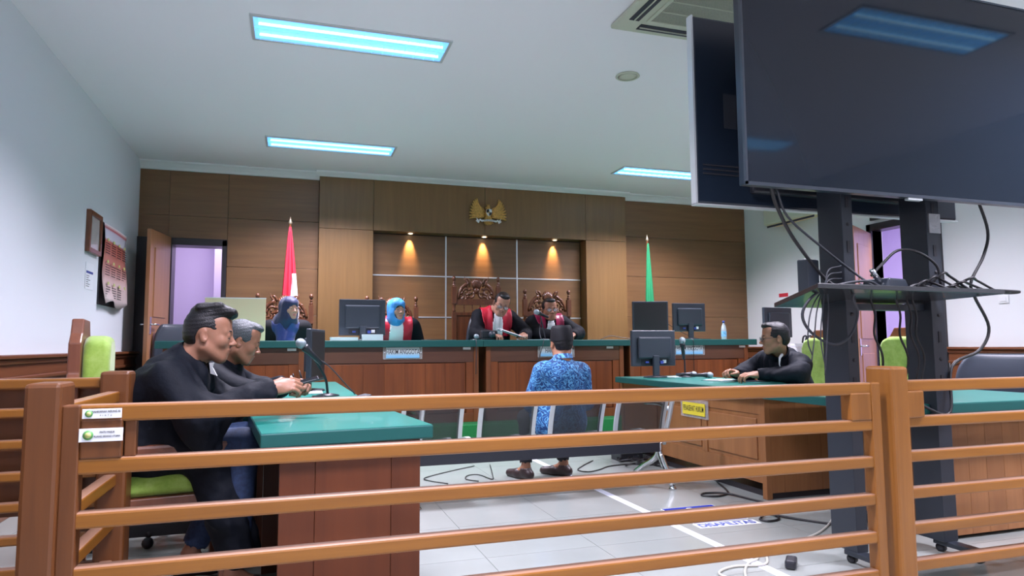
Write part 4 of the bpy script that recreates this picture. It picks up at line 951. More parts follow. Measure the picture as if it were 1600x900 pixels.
cable('floor_cable', 'black cable with a small loop near the base of the left column', [(2.77, 3.62, z), (2.80, 3.50, z), (2.76, 3.42, z), (2.67, 3.40, z), (2.66, 3.46, z), (2.76, 3.50, z+.008), (2.88, 3.36, z), (3.02, 3.14, z), (3.1, 2.9, z)], .007)
cable('floor_cable', 'off-white cable curving over the floor towards the adapter', [(3.25, 3.50, z), (3.00, 3.27, z), (2.75, 3.10, z), (2.45, 2.98, z), (2.27, 2.90, z), (2.14, 2.76, z), (1.98, 2.78, z), (1.86, 2.72, z), (1.88, 2.60, z)], .006, 'cablew')
cable('floor_cable', 'second off-white cable by the lower railing', [(2.20, 2.90, z), (2.16, 2.84, z), (2.08, 2.80, z), (2.0, 2.72, z), (1.93, 2.62, z)], .006, 'cablew')
t = thing('floor_plug', 'black plug adapter on the tape at the end of the white cable', 'adapter', (2.24, 2.70, .002), .8); build('body', MB().box(-.05, .05, -.025, .025, 0, .04), 'plastic', t, bevel=.01); build('prong', MB().tube([(.05, 0, .02), (.08, 0, .02)], .006), 'chrome', t)
cable('floor_cable', 'thin black cable snaking on the floor left of the defendant', [(1.52, 5.76, z), (1.28, 5.60, z), (1.02, 5.38, z), (1.03, 5.25, z), (1.14, 5.10, z)], .004)
cable('floor_cable', 'thin black cable looping below the second seat of the bench', [(1.66, 5.76, z), (1.56, 5.35, z), (1.50, 5.15, z), (1.45, 5.36, z), (1.36, 5.36, z), (1.31, 5.22, z), (1.38, 5.11, z)], .004)
cable('floor_cable', 'black cable rings on the floor right of the defendant\'s shoes', [(2.59, 5.66, z), (2.40, 5.45, z), (2.28, 5.28, z), (2.33, 5.18, z), (2.46, 5.24, z), (2.62, 5.36, z), (2.9, 5.40, z)], .005)
random.seed(3)
for k in range(9):
    cx, cy = 2.90+.09*random.random()*3, 5.30+.25*random.random(); ra, rb2 = .08+.12*random.random(), .06+.08*random.random(); ph = random.random()*6
    cable('tangled_cable', 'black cable in the tangle on the floor under the right end of the waiting bench', [(cx+ra*math.cos(ph+a*.7), cy+rb2*math.sin(ph+a*.7), z+.004*a+.01*math.sin(a*2+k)) for a in range(11)], .005, group='tangled floor cables')
t = thing('floor_power_unit', 'low black power unit on the floor beside the right desk', 'power unit', (3.30, 5.50+.55, 0), 0)
build('body', MB().box(-.10, .12, -.10, .10, .0, .09), 'plastic', t, bevel=.008); build('front_panel', MB().box(.02, .09, -.103, -.10, .02, .05), 'cableg', t)
t.location = (2.90, 5.62, 0)
cable('floor_cable', 'black cable from the power unit to the right desk', [(2.95, 5.50, z), (3.0, 5.15, z), (2.98, 4.95, z), (3.0, 4.7, z)], .006)
# low dark footrest rail beneath the left desks
tag(build('foot_bar', MB().box(-1.0, -.30, 4.02, 4.08, .06, .12).box(-1.0, -.94, 4.02, 4.08, 0, .06).box(-.36, -.30, 4.02, 4.08, 0, .06), 'blackm', bevel=.004), 'low black bar standing on the floor behind the left chairs', 'bar')
# ================================================================ PEOPLE
# signed-distance modelling: smooth unions of tapered limbs and ellipsoids, meshed with surface nets
class Fig:
    def __init__(s): s.p = []; s.R = np.eye(3); s.t = np.zeros(3); s.k = 1.0; s.fold = None
    def frame(s, R=None, t=(0, 0, 0), k=1.0):
        s.R = np.array(R) if R is not None else np.eye(3); s.t = np.array(t, float); s.k = k; return s
    def W(s, p): return s.R@(np.array(p, float)*s.k)+s.t
    def cap(s, a, b, r1, r2=None, k=.01, op=1): s.p.append(('c', s.W(a), s.W(b), r1*s.k, (r1 if r2 is None else r2)*s.k, k, op)); return s
    def ell(s, c, r, k=.01, op=1, R=None):
        Q = s.R if R is None else s.R@np.array(R); s.p.append(('e', s.W(c), np.array(r if isinstance(r, (tuple, list)) else (r, r, r), float)*s.k, Q, None, k, op)); return s
def sd(pr, P):
    if pr[0] == 'c':
        a, b, r1, r2 = pr[1:5]; ab = b-a; t = np.clip((P-a)@ab/max(1e-9, ab@ab), 0, 1)
        q = P-a-t[:, None]*ab; return np.sqrt((q*q).sum(1))-(r1+(r2-r1)*t)
    c, r, Q = pr[1:4]; q = (P-c)@Q; k0 = np.sqrt(((q/r)**2).sum(1)); k1 = np.sqrt(((q/(r*r))**2).sum(1))+1e-9
    return k0*(k0-1)/k1
def smin(a, b, k):
    if k <= 0: return np.minimum(a, b)
    h = np.maximum(k-np.abs(a-b), 0)/k; return np.minimum(a, b)-h*h*k*.25
def net(fig, h, warp=None):
    """surface-net mesh of a figure with cell size h -> verts (N,3), quads (M,4)"""
    lo = np.full(3, 1e9); hi = -lo
    for pr in fig.p:
        if pr[6] < 0: continue
        if pr[0] == 'c':
            r = max(pr[3], pr[4]); lo = np.minimum(lo, np.minimum(pr[1], pr[2])-r); hi = np.maximum(hi, np.maximum(pr[1], pr[2])+r)
        else: r = pr[2].max(); lo = np.minimum(lo, pr[1]-r); hi = np.maximum(hi, pr[1]+r)
    lo -= 3*h+.012; hi += 3*h+.012; B = 8
    nb = np.ceil((hi-lo)/(h*B)).astype(int); n = nb*B
    g = np.stack(np.meshgrid(*[np.arange(k) for k in nb], indexing='ij'), -1).reshape(-1, 3)
    cen = lo+(g*B+(B-1)/2)*h; Rb = h*(B+1)/2*1.7321
    Dp = np.stack([sd(pr, cen) for pr in fig.p]); un = np.full(len(cen), 1.0)
    for pr, d in zip(fig.p, Dp):
        if pr[6] > 0: un = smin(un, d, pr[5])
    keep = np.abs(un) < Rb*1.25+.02
    for pr, d in zip(fig.p, Dp):
        if pr[6] < 0: keep |= (np.abs(d) < Rb*1.25) & (un < Rb)
    vol = np.ones(n, np.float32); sg = np.where(un > 0, 1., -1.)
    for pr, d in zip(fig.p, Dp):
        if pr[6] < 0: sg = np.where((d < 0), 1., sg)
    vb = vol.reshape(nb[0], B, nb[1], B, nb[2], B)
    vb[:] = sg.reshape(nb)[:, None, :, None, :, None]
    loc = np.stack(np.meshgrid(*[np.arange(B)]*3, indexing='ij'), -1).reshape(-1, 3)
    ki = np.nonzero(keep)[0]; P = (lo+((g[ki]*B)[:, None, :]+loc[None])*h)
    val = np.full((len(ki), B**3), 1.0)
    if warp is not None: P2 = warp(P.reshape(-1, 3)).reshape(P.shape)
    else: P2 = P
    unk = un[ki]
    for pr, d in zip(fig.p, Dp):
        dk = d[ki]; m_ = (dk < np.maximum(unk, 0)+2.2*Rb+pr[5]) if pr[6] > 0 else (dk < Rb*1.2+pr[5])
        if not m_.any(): continue
        s_ = np.nonzero(m_)[0]; dd = sd(pr, P2[s_].reshape(-1, 3)).reshape(-1, B**3)
        val[s_] = smin(val[s_], dd, pr[5]) if pr[6] > 0 else -smin(-val[s_], dd, pr[5])
    gk = g[ki]; vb2 = vol.reshape(nb[0], B, nb[1], B, nb[2], B).transpose(0, 2, 4, 1, 3, 5)
    vb2[gk[:, 0], gk[:, 1], gk[:, 2]] = val.reshape(-1, B, B, B)
    V = vol; ins = V < 0
    c8 = [(i, j, k) for i in (0, 1) for j in (0, 1) for k in (0, 1)]
    sh = lambda A, i, j, k: A[i:A.shape[0]-1+i, j:A.shape[1]-1+j, k:A.shape[2]-1+k]
    cnt = sum(sh(ins, *c).astype(np.int8) for c in c8); act = (cnt > 0) & (cnt < 8)
    idx = np.full(act.shape, -1, np.int64); A = np.argwhere(act); idx[act] = np.arange(len(A))
    cv = np.stack([V[A[:, 0]+c[0], A[:, 1]+c[1], A[:, 2]+c[2]] for c in c8], 1)
    acc = np.zeros((len(A), 3)); num = np.zeros(len(A))
    for a in range(8):
        for b in range(a+1, 8):
            df = np.array(c8[b])-np.array(c8[a])
            if df.sum() != 1 or (df < 0).any(): continue
            va, vbb = cv[:, a], cv[:, b]; m_ = (va < 0) != (vbb < 0); t = np.where(m_, va/(va-vbb+1e-12), 0)
            acc += np.where(m_[:, None], np.array(c8[a])+t[:, None]*df, 0); num += m_
    X = lo+(A+acc/num[:, None])*h
    F = []
    for ax in range(3):
        sl0 = [slice(1, -1)]*3; sl0[ax] = slice(0, -1); a0 = ins[tuple(sl0)]
        sl1 = [slice(1, -1)]*3; sl1[ax] = slice(1, None); a1 = ins[tuple(sl1)]
        E_ = np.argwhere(a0 != a1)
        if not len(E_): continue
        off = np.ones(3, int); off[ax] = 0; E2 = E_+off; u, v = (ax+1) % 3, (ax+2) % 3
        eu = np.eye(3, dtype=int)[u]; ev = np.eye(3, dtype=int)[v]
        q = [E2-eu-ev, E2-ev, E2, E2-eu]; I = np.stack([idx[c[:, 0], c[:, 1], c[:, 2]] for c in q], 1)
        fl = a0[E_[:, 0], E_[:, 1], E_[:, 2]]; I = np.where(fl[:, None], I, I[:, ::-1]); F.append(I)
    F = np.concatenate(F); F = F[(F >= 0).all(1)]
    return X, F
def smooth(X, F, it=1, lam=.5):
    for _ in range(it):
        S = np.zeros_like(X); c = np.zeros(len(X))
        for a in range(4):
            b = (a+1) % 4
            np.add.at(S, F[:, a], X[F[:, b]]); np.add.at(c, F[:, a], 1); np.add.at(S, F[:, b], X[F[:, a]]); np.add.at(c, F[:, b], 1)
        X = X*(1-lam)+lam*S/np.maximum(c, 1)[:, None]
    return X
def vnorm(X, F):
    N = np.cross(X[F[:, 2]]-X[F[:, 0]], X[F[:, 3]]-X[F[:, 1]]); V = np.zeros_like(X)
    for a in range(4): np.add.at(V, F[:, a], N)
    return V/np.maximum(np.linalg.norm(V, axis=1), 1e-9)[:, None]
def mesh_np(name, X, F, mats, parent=None, fm=None, solid=0):
    used = np.unique(F); mp = np.full(len(X), -1); mp[used] = np.arange(len(used)); X = X[used]; F = mp[F]
    me = bpy.data.meshes.new(name); me.vertices.add(len(X)); me.vertices.foreach_set('co', X.astype(np.float32).ravel())
    me.loops.add(F.size); me.loops.foreach_set('vertex_index', F.astype(np.int32).ravel())
    me.polygons.add(len(F)); me.polygons.foreach_set('loop_start', np.arange(0, F.size, 4, dtype=np.int32))
    me.update(calc_edges=True); me.polygons.foreach_set('use_smooth', np.ones(len(F), bool))
    o = link(name, me, mats, parent)
    if fm is not None: me.polygons.foreach_set('material_index', fm.astype(np.int32))
    me.update()
    if solid: q = o.modifiers.new('s', 'SOLIDIFY'); q.thickness = solid; q.offset = 1
    return o
def folds(amp, seed=0, f=1.0, ctr=(0, 0, 0)):
    rs = np.random.RandomState(seed); K = rs.normal(size=(5, 3))*np.array([26, 26, 9])*f; ph = rs.rand(5)*6.3
    K2 = rs.normal(size=(3, 3))*np.array([10, 10, 30])*f
    def wf(P):
        Q = P-np.array(ctr); s_ = sum(np.sin(Q@K[i]+ph[i]+1.2*np.sin(Q@K2[i % 3])) for i in range(5))
        D = np.stack([np.sin(Q@K[0]+ph[1]), np.cos(Q@K[1]+ph[2]), .4*np.sin(Q@K[2]+ph[3])], 1)
        return P+amp*D*(.6+.25*s_)[:, None]
    return wf

def hand(f, wrist, u, n, right, curl=.5, spread=.12, thumb=.5, k=1.0):
    wrist = np.array(wrist, float); u = np.array(u, float); u /= np.linalg.norm(u); n = np.array(n, float); n -= u*(n@u); n /= np.linalg.norm(n)
    w_ = np.cross(u, n); ts = -w_ if right else w_
    f.frame(np.stack([ts, u, n], 1), wrist, k)       # local x = towards the thumb, y = along the hand, z = back of the hand
    f.cap((0, -.01, 0), (0, .03, 0), .024, .026, k=.02)
    f.ell((.012, .045, 0), (.026, .046, .015), k=.015).ell((-.014, .045, 0), (.024, .044, .014), k=.015)
    L_ = [(.028, .084, .078), (.009, .090, .086), (-.011, .088, .080), (-.030, .080, .064)]
    for i, (x, y, ln) in enumerate(L_):
        a = curl*(1+.08*i); p = np.array([x, y, .0]); d0 = np.array([x*spread*8*.3, 1, 0]); th = a*.55
        for j, (fr, r1, r2) in enumerate(((.46, .0098, .0090), (.31, .0090, .0082), (.23, .0082, .0068))):
            d = np.array([d0[0]*.25, math.cos(th), -math.sin(th)]); q = p+d*ln*fr
            f.cap(p, q, r1, r2, k=.004); p = q; th += a*(.9 if j == 0 else .7)
    t0 = np.array([.028, .018, -.004]); t1 = t0+np.array([.028, .028, -.012-.01*thumb]); t2 = t1+np.array([.010-.014*thumb, .030, -.008-.006*thumb]); t3 = t2+np.array([-.004-.010*thumb, .020, -.004])
    f.cap(t0, t1, .015, .012, k=.012).cap(t1, t2, .0115, .0100, k=.004).cap(t2, t3, .0100, .0080, k=.004)
    f.frame()

def head_prims(f, R, t, k=1.0, lid=.0, jaw=1.0, nose=1.0):
    f.frame(R, t, k)
    f.ell((0, -.010, .030), (.075, .088, .087), k=.02).ell((0, .030, -.020), (.060, .060, .080), k=.03)
    for s_ in (-1, 1):
        f.cap((s_*.054*jaw, -.004, -.052), (s_*.022*jaw, .060, -.092), .020, .018, k=.03)
        f.ell((s_*.040, .056, -.022), (.024, .022, .024), k=.02)
        f.cap((s_*.046, .064, .020), (s_*.010, .082, .018), .010, .011, k=.014)
    f.ell((0, .062, -.090), (.024*jaw, .022, .020), k=.02).ell((0, .062, -.060), (.034, .026, .026), k=.02)
    f.ell((0, .040, .060), (.058, .042, .045), k=.03)
    for s_ in (-1, 1): f.ell((s_*.031, .094, .002), (.019, .014, .0125), k=.012, op=-1)
    for s_ in (-1, 1):
        f.ell((s_*.031, .0722, .001), (.0155, .0125, .0130), k=.004); f.ell((s_*.031, .0765, .0085-lid*.003), (.0165, .0120, .0085+lid*.004), k=.003); f.ell((s_*.031, .0755, -.0095), (.0150, .0105, .0060), k=.004)
    f.cap((0, .084, .010), (0, .104*1, -.022), .0070, .0095, k=.010); f.ell((0, .106, -.026), (.0115*nose, .011, .0095), k=.006)
    for s_ in (-1, 1): f.ell((s_*.0125*nose, .096, -.030), (.0085, .010, .0075), k=.005)
    for (a, b, z1, z2, r, y) in ((-.021, 0, -.056, -.0525, .0052, .084), (0, .021, -.0525, -.056, .0052, .084)): f.cap((a, y if a else .0925, z1), (b, y if b else .0925, z2), r, r, k=.004)
    f.cap((-.018, .083, -.0645), (.018, .083, -.0645), .0058, k=.004); f.ell((0, .088, -.0655), (.012, .006, .0062), k=.004)
    f.cap((-.020, .0905, -.0595), (.020, .0905, -.0595), .0016, k=.003, op=-1)
    for s_ in (-1, 1):
        f.ell((s_*.079, -.012, -.006), (.0075, .019, .031), k=.006, R=Euler((.15, 0, s_*-.45)).to_matrix())
        f.ell((s_*.088, -.004, -.004), (.006, .010, .017), k=.004, op=-1, R=Euler((.15, 0, s_*-.45)).to_matrix())
    f.frame()

def hair_obj(par, R, t, k, m, style='short', h=.0048, name='hair'):
    f = Fig().frame(R, t, k)
    if style == 'short':
        f.ell((0, -.013, .035), (.0805, .0930, .0905), k=.01).ell((0, -.040, -.010), (.069, .062, .056), k=.02)
        f.ell((0, .045, .098), (.052, .045, .026), k=.02)
        f.ell((0, .128, -.020), (.110, .075, .092), k=.006, op=-1).ell((0, .045, -.090), (.120, .072, .085), k=.008, op=-1).cap((-.12, -.012, -.018), (.12, -.012, -.018), .028, k=.01, op=-1)
        f.ell((0, -.07, -.125), (.1, .07, .055), k=.01, op=-1)
    elif style == 'quiff':
        f.ell((0, -.012, .033), (.0775, .0905, .0885), k=.01).ell((0, -.038, -.008), (.067, .060, .052), k=.02)
        f.ell((0, .010, .098), (.066, .090, .040), k=.02)
        for i, x in enumerate((-.045, -.022, 0, .022, .044)): f.cap((x, .02, .115), (x*1.05, .082+.004*(i % 2), .100+.006*((i+1) % 2)), .022, .018, k=.010)
        for i in range(6): f.cap((-.05+.02*i, -.05, .110), (-.045+.02*i, .03, .130), .016, .012, k=.012)
        f.ell((0, .140, -.012), (.110, .072, .092), k=.006, op=-1).ell((0, .048, -.090), (.120, .074, .088), k=.008, op=-1).cap((-.12, -.004, -.014), (.12, -.004, -.014), .040, k=.012, op=-1)
        f.ell((0, -.07, -.120), (.1, .07, .055), k=.01, op=-1)
    elif style == 'receding':
        f.ell((0, -.014, .034), (.0795, .0920, .0895), k=.01).ell((0, -.040, -.012), (.069, .062, .056), k=.02)
        f.ell((0, .124, .002), (.105, .085, .098), k=.006, op=-1).ell((0, .045, -.095), (.120, .074, .088), k=.008, op=-1).cap((-.12, -.012, -.020), (.12, -.012, -.020), .027, k=.01, op=-1)
        f.ell((0, -.07, -.125), (.1, .07, .055), k=.01, op=-1)
    f.frame()
    rs = np.random.RandomState(5); K = rs.normal(size=(4, 3))*160
    wf = lambda P: P+.0008*np.stack([np.sin(P@K[0]), np.sin(P@K[1]), np.sin(P@K[2])], 1)
    X, F = net(f, h, wf); return mesh_np(name, X, F, m, par)
def face_parts(par, R, t, k, brow='ink', eyes=True, glasses=None, gaze=(0, 0), lids=False):
    R3 = Matrix([list(r) for r in np.array(R)]); T = Vector(t)
    def W(p): return R3@(Vector(p)*k)+T
    if eyes:
        for s_ in (-1, 1):
            e = build('eye', MB().sphere(W((s_*.031, .0742, -.001)), [.0125*k]*3, 12, 8), 'eyewhite', par)
            c = W((s_*.031+gaze[0]*.004, .0742+.0082, -.001+gaze[1]*.004)); build('iris', MB().sphere(c, [.0060*k, .0052*k, .0060*k], 10, 6), 'ink', e)
    else:
        for s_ in (-1, 1):
            build('lashes', MB().tube([W((s_*.017, .0855, -.003)), W((s_*.031, .0885, -.0065)), W((s_*.045, .0800, -.004))], .0016*k, 6), 'ink', par)
    for s_ in (-1, 1):
        build('eyebrow', MB().tube([W((s_*.014, .0905, .022)), W((s_*.030, .0870, .0275)), W((s_*.048, .0720, .0225))], [.0024*k, .0028*k, .0014*k], 6), brow, par)
    if glasses:
        g_ = MB()
        for s_ in (-1, 1):
            pts = [W((s_*.033+.025*math.cos(a)*(1 if True else 1), .1000-.10*(.033+.025*math.cos(a)*s_)**2*2, .000+.0175*math.sin(a))) for a in [i*2*math.pi/18 for i in range(19)]]
            g_.tube(pts, .0016*k, 6); g_.tube([W((s_*.058, .095, .004)), W((s_*.078, .05, .006)), W((s_*.083, -.005, .006))], .0018*k, 6)
        g_.tube([W((-.009, .101, .004)), W((0, .104, .007)), W((.009, .101, .004))], .0015*k, 6)
        q = build('spectacles', g_, glasses, par)
        for s_ in (-1, 1): build('lens', MB().lathe([(.024*k, 0), (.024*k, .0008)], W((s_*.033, .099, 0)), 18, R=(R3@Euler((-math.pi/2, 0, 0)).to_matrix()), sy=.7), 'lens', q)
def lipm(X, F, R, t, k):
    Q = ((X-np.array(t))@np.array(R))/k; c = Q[F].mean(1)
    return ((np.abs(c[:, 0]) < .018) & (c[:, 2] > -.0700) & (c[:, 2] < -.0510) & (c[:, 1] > .080) & (np.abs(c[:, 0]) < .022-(np.abs(c[:, 2]+.060)*.6))).astype(int)

def skinm(name, c):
    m = mat(name, c, .48, noise=.08, nscale=30, bump=.04, bscale=250); b = m.node_tree.nodes['Principled BSDF']
    b.inputs['Subsurface Weight'].default_value = .12; b.inputs['Subsurface Radius'].default_value = (.012, .005, .003); b.inputs['Subsurface Scale'].default_value = 1
    return m
M['eyewhite'] = mat('eye_white', (.40, .37, .35), .25)
M['skinY'] = skinm('skin_young', (.33, .155, .095)); M['skinO'] = skinm('skin_older', (.33, .145, .085)); M['skinJ'] = skinm('skin_judge', (.42, .215, .145))
M['skinL'] = skinm('skin_lawyer', (.38, .18, .105)); M['skinF'] = skinm('skin_fair', (.46, .25, .175)); M['lip'] = mat('lips', (.33, .13, .09), .4); M['lipf'] = mat('lips_rose', (.44, .15, .13), .4)
M['robe'] = mat('black_robe_cloth', (.004, .005, .008), .75, bump=.3, bscale=35, spec=.15)
M['robe2'] = mat('dark_navy_robe_cloth', (.004, .006, .011), .7, bump=.3, bscale=30, spec=.18)
M['blazer'] = mat('charcoal_blazer', (.012, .012, .015), .8, bump=.2, bscale=60, spec=.2)
M['redp'] = mat('red_satin_panel', (.50, .012, .035), .38, bump=.15, bscale=30)
M['burg'] = mat('burgundy_satin_panel', (.26, .010, .055), .32, bump=.25, bscale=30)
M['jabot'] = mat('white_jabot', (.72, .74, .76), .6, bump=.15, bscale=60)
M['hijabn'] = mat('navy_headscarf', (.007, .015, .070), .6, bump=.15, bscale=40, sheen=.2)
M['hijabl'] = mat('royal_blue_scarf_end', (.014, .034, .19), .5, bump=.15, bscale=40, sheen=.2)
M['hijabb'] = mat('sky_blue_headscarf', (.05, .26, .62), .55, bump=.15, bscale=40); M['hijabk'] = mat('black_under_scarf', (.014, .014, .018), .6)
M['hair'] = mat('black_hair', (.006, .006, .008), .42, bump=.35, bscale=220, spec=.4); M['hairg'] = mat('greying_hair', (.06, .07, .08), .45, noise=.8, nscale=260, bump=.4, bscale=260)
M['goatee'] = mat('grey_goatee', (.20, .17, .15), .7, noise=.5, nscale=300)
M['jeans'] = mat('dark_blue_jeans', (.02, .04, .10), .8, noise=.3, nscale=60); M['trous'] = mat('black_trousers', (.012, .013, .018), .75)
M['peci'] = mat('black_velvet_cap', (.006, .006, .009), .6, bump=.2, bscale=300, spec=.3)

def person(label, loc, rz, sk, J, head, hands, cloth, hb=.005, hc=.008, lips='lip', torso=1.0, legs=True, lid=.0, jaw=1., nose=1., group=None):
    """local frame: faces +Y, +X is the figure's right. J: joints, head: (centre, euler, scale)"""
    f = Fig(); A = lambda n_: np.array(J[n_], float)
    Hc, he, hk = head; Rh = np.array(Euler(he, 'XYZ').to_matrix())
    head_prims(f, Rh, Hc, hk, lid, jaw, nose)
    nk = A('neck'); top = np.array(Hc)+Rh@np.array([0, -.022, -.055])*hk
    f.cap(nk, top, .056*hk, .050*hk, k=.03)
    pl = A('pelvis'); ch = (A('shR')+A('shL'))/2*.6+pl*.4+np.array([0, .01, 0])
    f.cap(A('shL')*.8+A('shR')*.2, A('shR')*.8+A('shL')*.2, .055*torso, k=.05); f.cap(nk, (A('shR')+A('shL'))/2, .06, .08, k=.05)
    f.cap(ch, pl+np.array([0, 0, .06]), .11*torso, .115*torso, k=.06); f.cap(pl+np.array([-.07, 0, 0]), pl+np.array([.07, 0, 0]), .095*torso, k=.05)
    for S in 'RL':
        f.cap(A('sh'+S), A('el'+S), .050, .040, k=.03).cap(A('el'+S), A('wr'+S), .041, .026, k=.012)
        if legs:
            f.cap(pl+np.array([.085 if S == 'R' else -.085, 0, -.01]), A('kn'+S), .082, .056, k=.04).cap(A('kn'+S), A('an'+S), .054, .034, k=.012)
            td = A('to'+S)-A('an'+S); f.cap(A('an'+S), A('an'+S)+td*.5+np.array([0, 0, -.015]), .032, .026, k=.02).cap(A('an'+S)+td*.5+np.array([0, 0, -.015]), A('to'+S), .026, .016, k=.02)
    for S, (u, n_, curl, th) in hands.items(): hand(f, A('wr'+S), u, n_, S == 'R', curl, .12, th, hk)
    X, F = net(f, hb); X = smooth(X, F, 1, .3)
    o = mesh_np('person', X, F, [sk, lips], None, lipm(X, F, Rh, Hc, hk))
    o.location = loc; o.rotation_euler = (0, 0, rz); tag(o, label, 'person', group)
    return o, f, Rh, np.array(Hc), hk
def robe_fig(J, nk_r=.075, torso=1., arm=1., cuff=.075, skirt=True, sh_r=.085, belly=.13):
    A = lambda n_: np.array(J[n_], float); g_ = Fig(); pl = A('pelvis'); mid = (A('shR')+A('shL'))/2
    g_.cap(A('shL')*.86+A('shR')*.14, A('shR')*.86+A('shL')*.14, sh_r*.9*torso, k=.06); g_.cap(A('neck')+np.array([0, 0, .012]), mid, nk_r*.85, nk_r*1.25, k=.05)
    g_.cap(mid*.9+pl*.1, pl, .135*torso, (belly+.025)*torso, k=.08)
    for dx in (-.075, .075): g_.cap(mid*.75+pl*.25+np.array([dx, .01, 0]), pl+np.array([dx, .0, .02]), .10*torso, .12*torso, k=.07)
    for S in 'RL':
        g_.cap(A('sh'+S), A('el'+S), .072*arm, .074*arm, k=.05); e = A('el'+S); w_ = A('wr'+S); g_.cap(e, e+(w_-e)*.93, .070*arm, cuff*.62, k=.04)
        d = (w_-e)/np.linalg.norm(w_-e); g_.cap(w_-d*.0, w_+d*.10, .033, .042, k=.004, op=-1)
    return g_
def robe(par, g_, J, m, hc, amp=.006, seed=1, Hc=None, hk=1, name='robe', cut=True, warpf=1.0, collar=False, par_R=None):
    A = lambda n_: np.array(J[n_], float)
    if cut: nk = A('neck'); d = np.array(Hc)-nk; d /= np.linalg.norm(d); g_.cap(nk+d*.060, nk+d*.16, .060*hk, .085*hk, k=.012, op=-1)
    X, F = net(g_, hc, folds(amp, seed, warpf)); X = smooth(X, F, 1, .4)
    if collar:
        nk = A('neck'); R3 = Matrix([list(r) for r in par_R]); tp = Vector(Hc)+R3@Vector((0, -.020, -.060))*hk; n0 = Vector(nk); d = (tp-n0); a = d.normalized(); u = a.cross(Vector((0, 1, 0))).normalized(); v = a.cross(u); cl = MB(); V = []
        for q1, r_ in ((.05, .074), (.42, .066), (.60, .0625), (.62, .066), (.40, .071), (.02, .082)):
            for k_ in range(22):
                t_ = 2*math.pi*k_/22; V.append(n0+d*q1+(u*math.cos(t_)+v*math.sin(t_)*1.05)*r_*hk)
        cl.add(V, [(i*22+k_, i*22+(k_+1) % 22, (i+1)*22+(k_+1) % 22, (i+1)*22+k_) for i in range(5) for k_ in range(22)], True); build('collar', cl, m, par)
    return mesh_np(name, X, F, m, par), X, F
def patch(par, X, F, mask, off, m, name, solid=.0):
    N = vnorm(X, F); c = X[F].mean(1); fm = mask(c)
    if fm.sum() < 4: return None
    return mesh_np(name, X+N*off, F[fm], m, par, solid=solid)
def trousers(par, J, m, hc=.009, r=1.):
    A = lambda n_: np.array(J[n_], float); g_ = Fig(); pl = A('pelvis'); g_.cap(pl+np.array([-.07, 0, 0]), pl+np.array([.07, 0, 0]), .115, k=.05)
    for S in 'RL':
        g_.cap(pl+np.array([.085 if S == 'R' else -.085, 0, -.01]), A('kn'+S), .096*r, .074*r, k=.04); a = A('an'+S); k_ = A('kn'+S); g_.cap(k_, a+(k_-a)*.12, .070*r, .056*r, k=.03)
        d = (a-k_)/np.linalg.norm(a-k_); g_.cap(a+(k_-a)*.06, a+d*.1, .047, .05, k=.003, op=-1)
    X, F = net(g_, hc, folds(.004, 4)); return mesh_np('trousers', X, F, m, par)
def shoes(par, J):
    A = lambda n_: np.array(J[n_], float)
    for S in 'RL':
        a = A('an'+S); t_ = A('to'+S); d = t_-a; d[2] = 0; d /= np.linalg.norm(d); g_ = Fig()
        heel = np.array([a[0], a[1], 0])-d*.035; z = a[2]-.055
        g_.cap(heel+[0, 0, z], heel+d*.12+[0, 0, z-.004], .040, .038, k=.02).cap(heel+d*.12+[0, 0, z-.006], heel+d*.225+[0, 0, z-.012], .040, .030, k=.02).cap(a-[0, 0, .03], a-[0, 0, .01], .044, .043, k=.02)
        g_.cap(a+[0, 0, .005], a+[0, 0, .08], .040, .042, k=.004, op=-1)
        X, F = net(g_, .006); X[:, 2] = np.maximum(X[:, 2], a[2]-.095); o = mesh_np('shoe', X, F, 'shoe', par)
# ---------------------------------------------------------------- the eight people
pi = math.pi
def W2L(loc, rz):
    c, s_ = math.cos(-rz), math.sin(-rz)
    return lambda p: ((p[0]-loc[0])*c-(p[1]-loc[1])*s_, (p[0]-loc[0])*s_+(p[1]-loc[1])*c, p[2]-loc[2])
def joints(loc, rz, D): q = W2L(loc, rz); return {k: q(v) for k, v in D.items()}

# 1 young man in black at the left, profile to the right
loc, rz = (-.56, 3.28, 0), -pi/2; Q = W2L(loc, rz)
J = joints(loc, rz, dict(pelvis=(-.58, 3.30, .625), neck=(-.425, 3.22, .985), shR=(-.475, 3.06, .910), shL=(-.44, 3.42, .92), elR=(-.34, 2.98, .755), elL=(-.30, 3.50, .76),
    wrR=(-.075, 3.06, .862), wrL=(-.03, 3.36, .860), knR=(-.19, 3.18, .615), knL=(-.20, 3.42, .615), anR=(-.22, 3.14, .10), anL=(-.42, 3.44, .11), toR=(-.06, 3.13, .035), toL=(-.28, 3.46, .035)))
hc_ = Q((-.345, 3.20, 1.092))
o, f, Rh, Hc, hk = person('young man in black robe with quiffed hair looking down at his hands', loc, rz, 'skinY', J, (hc_, (-.12, 0, .05), 1.02),
    {'R': ((-.10, .97, .22), (.75, -.05, .65), 1.35, 1.0), 'L': ((.30, .95, .10), (-.60, 0, .80), 1.2, 1.0)}, None, hb=.0042, lid=1)
hair_obj(o, Rh, Hc, hk, 'hair', 'quiff', .0042); face_parts(o, Rh, Hc, hk, eyes=False, brow='hair')
g_ = robe_fig(J, belly=.15, arm=1.05, cuff=.085); A = lambda n_: np.array(J[n_])
for S in 'RL': g_.cap(A('pelvis')+[.06 if S == 'R' else -.06, 0, 0], A('kn'+S)+[0, -.17, .0], .125, .10, k=.05)
g_.cap(A('knR')+[0, -.12, -.10], A('anR')+[.0, .02, .10], .095, .085, k=.05).cap(A('elR')+[0, 0, -.02], A('elR')+[-.02, .02, -.12], .07, .05, k=.06)
g_.cap(A('shR')*.5+A('pelvis')*.5+[.0, -.03, .05], A('pelvis')+[.04, -.05, 0], .12, .14, k=.08)
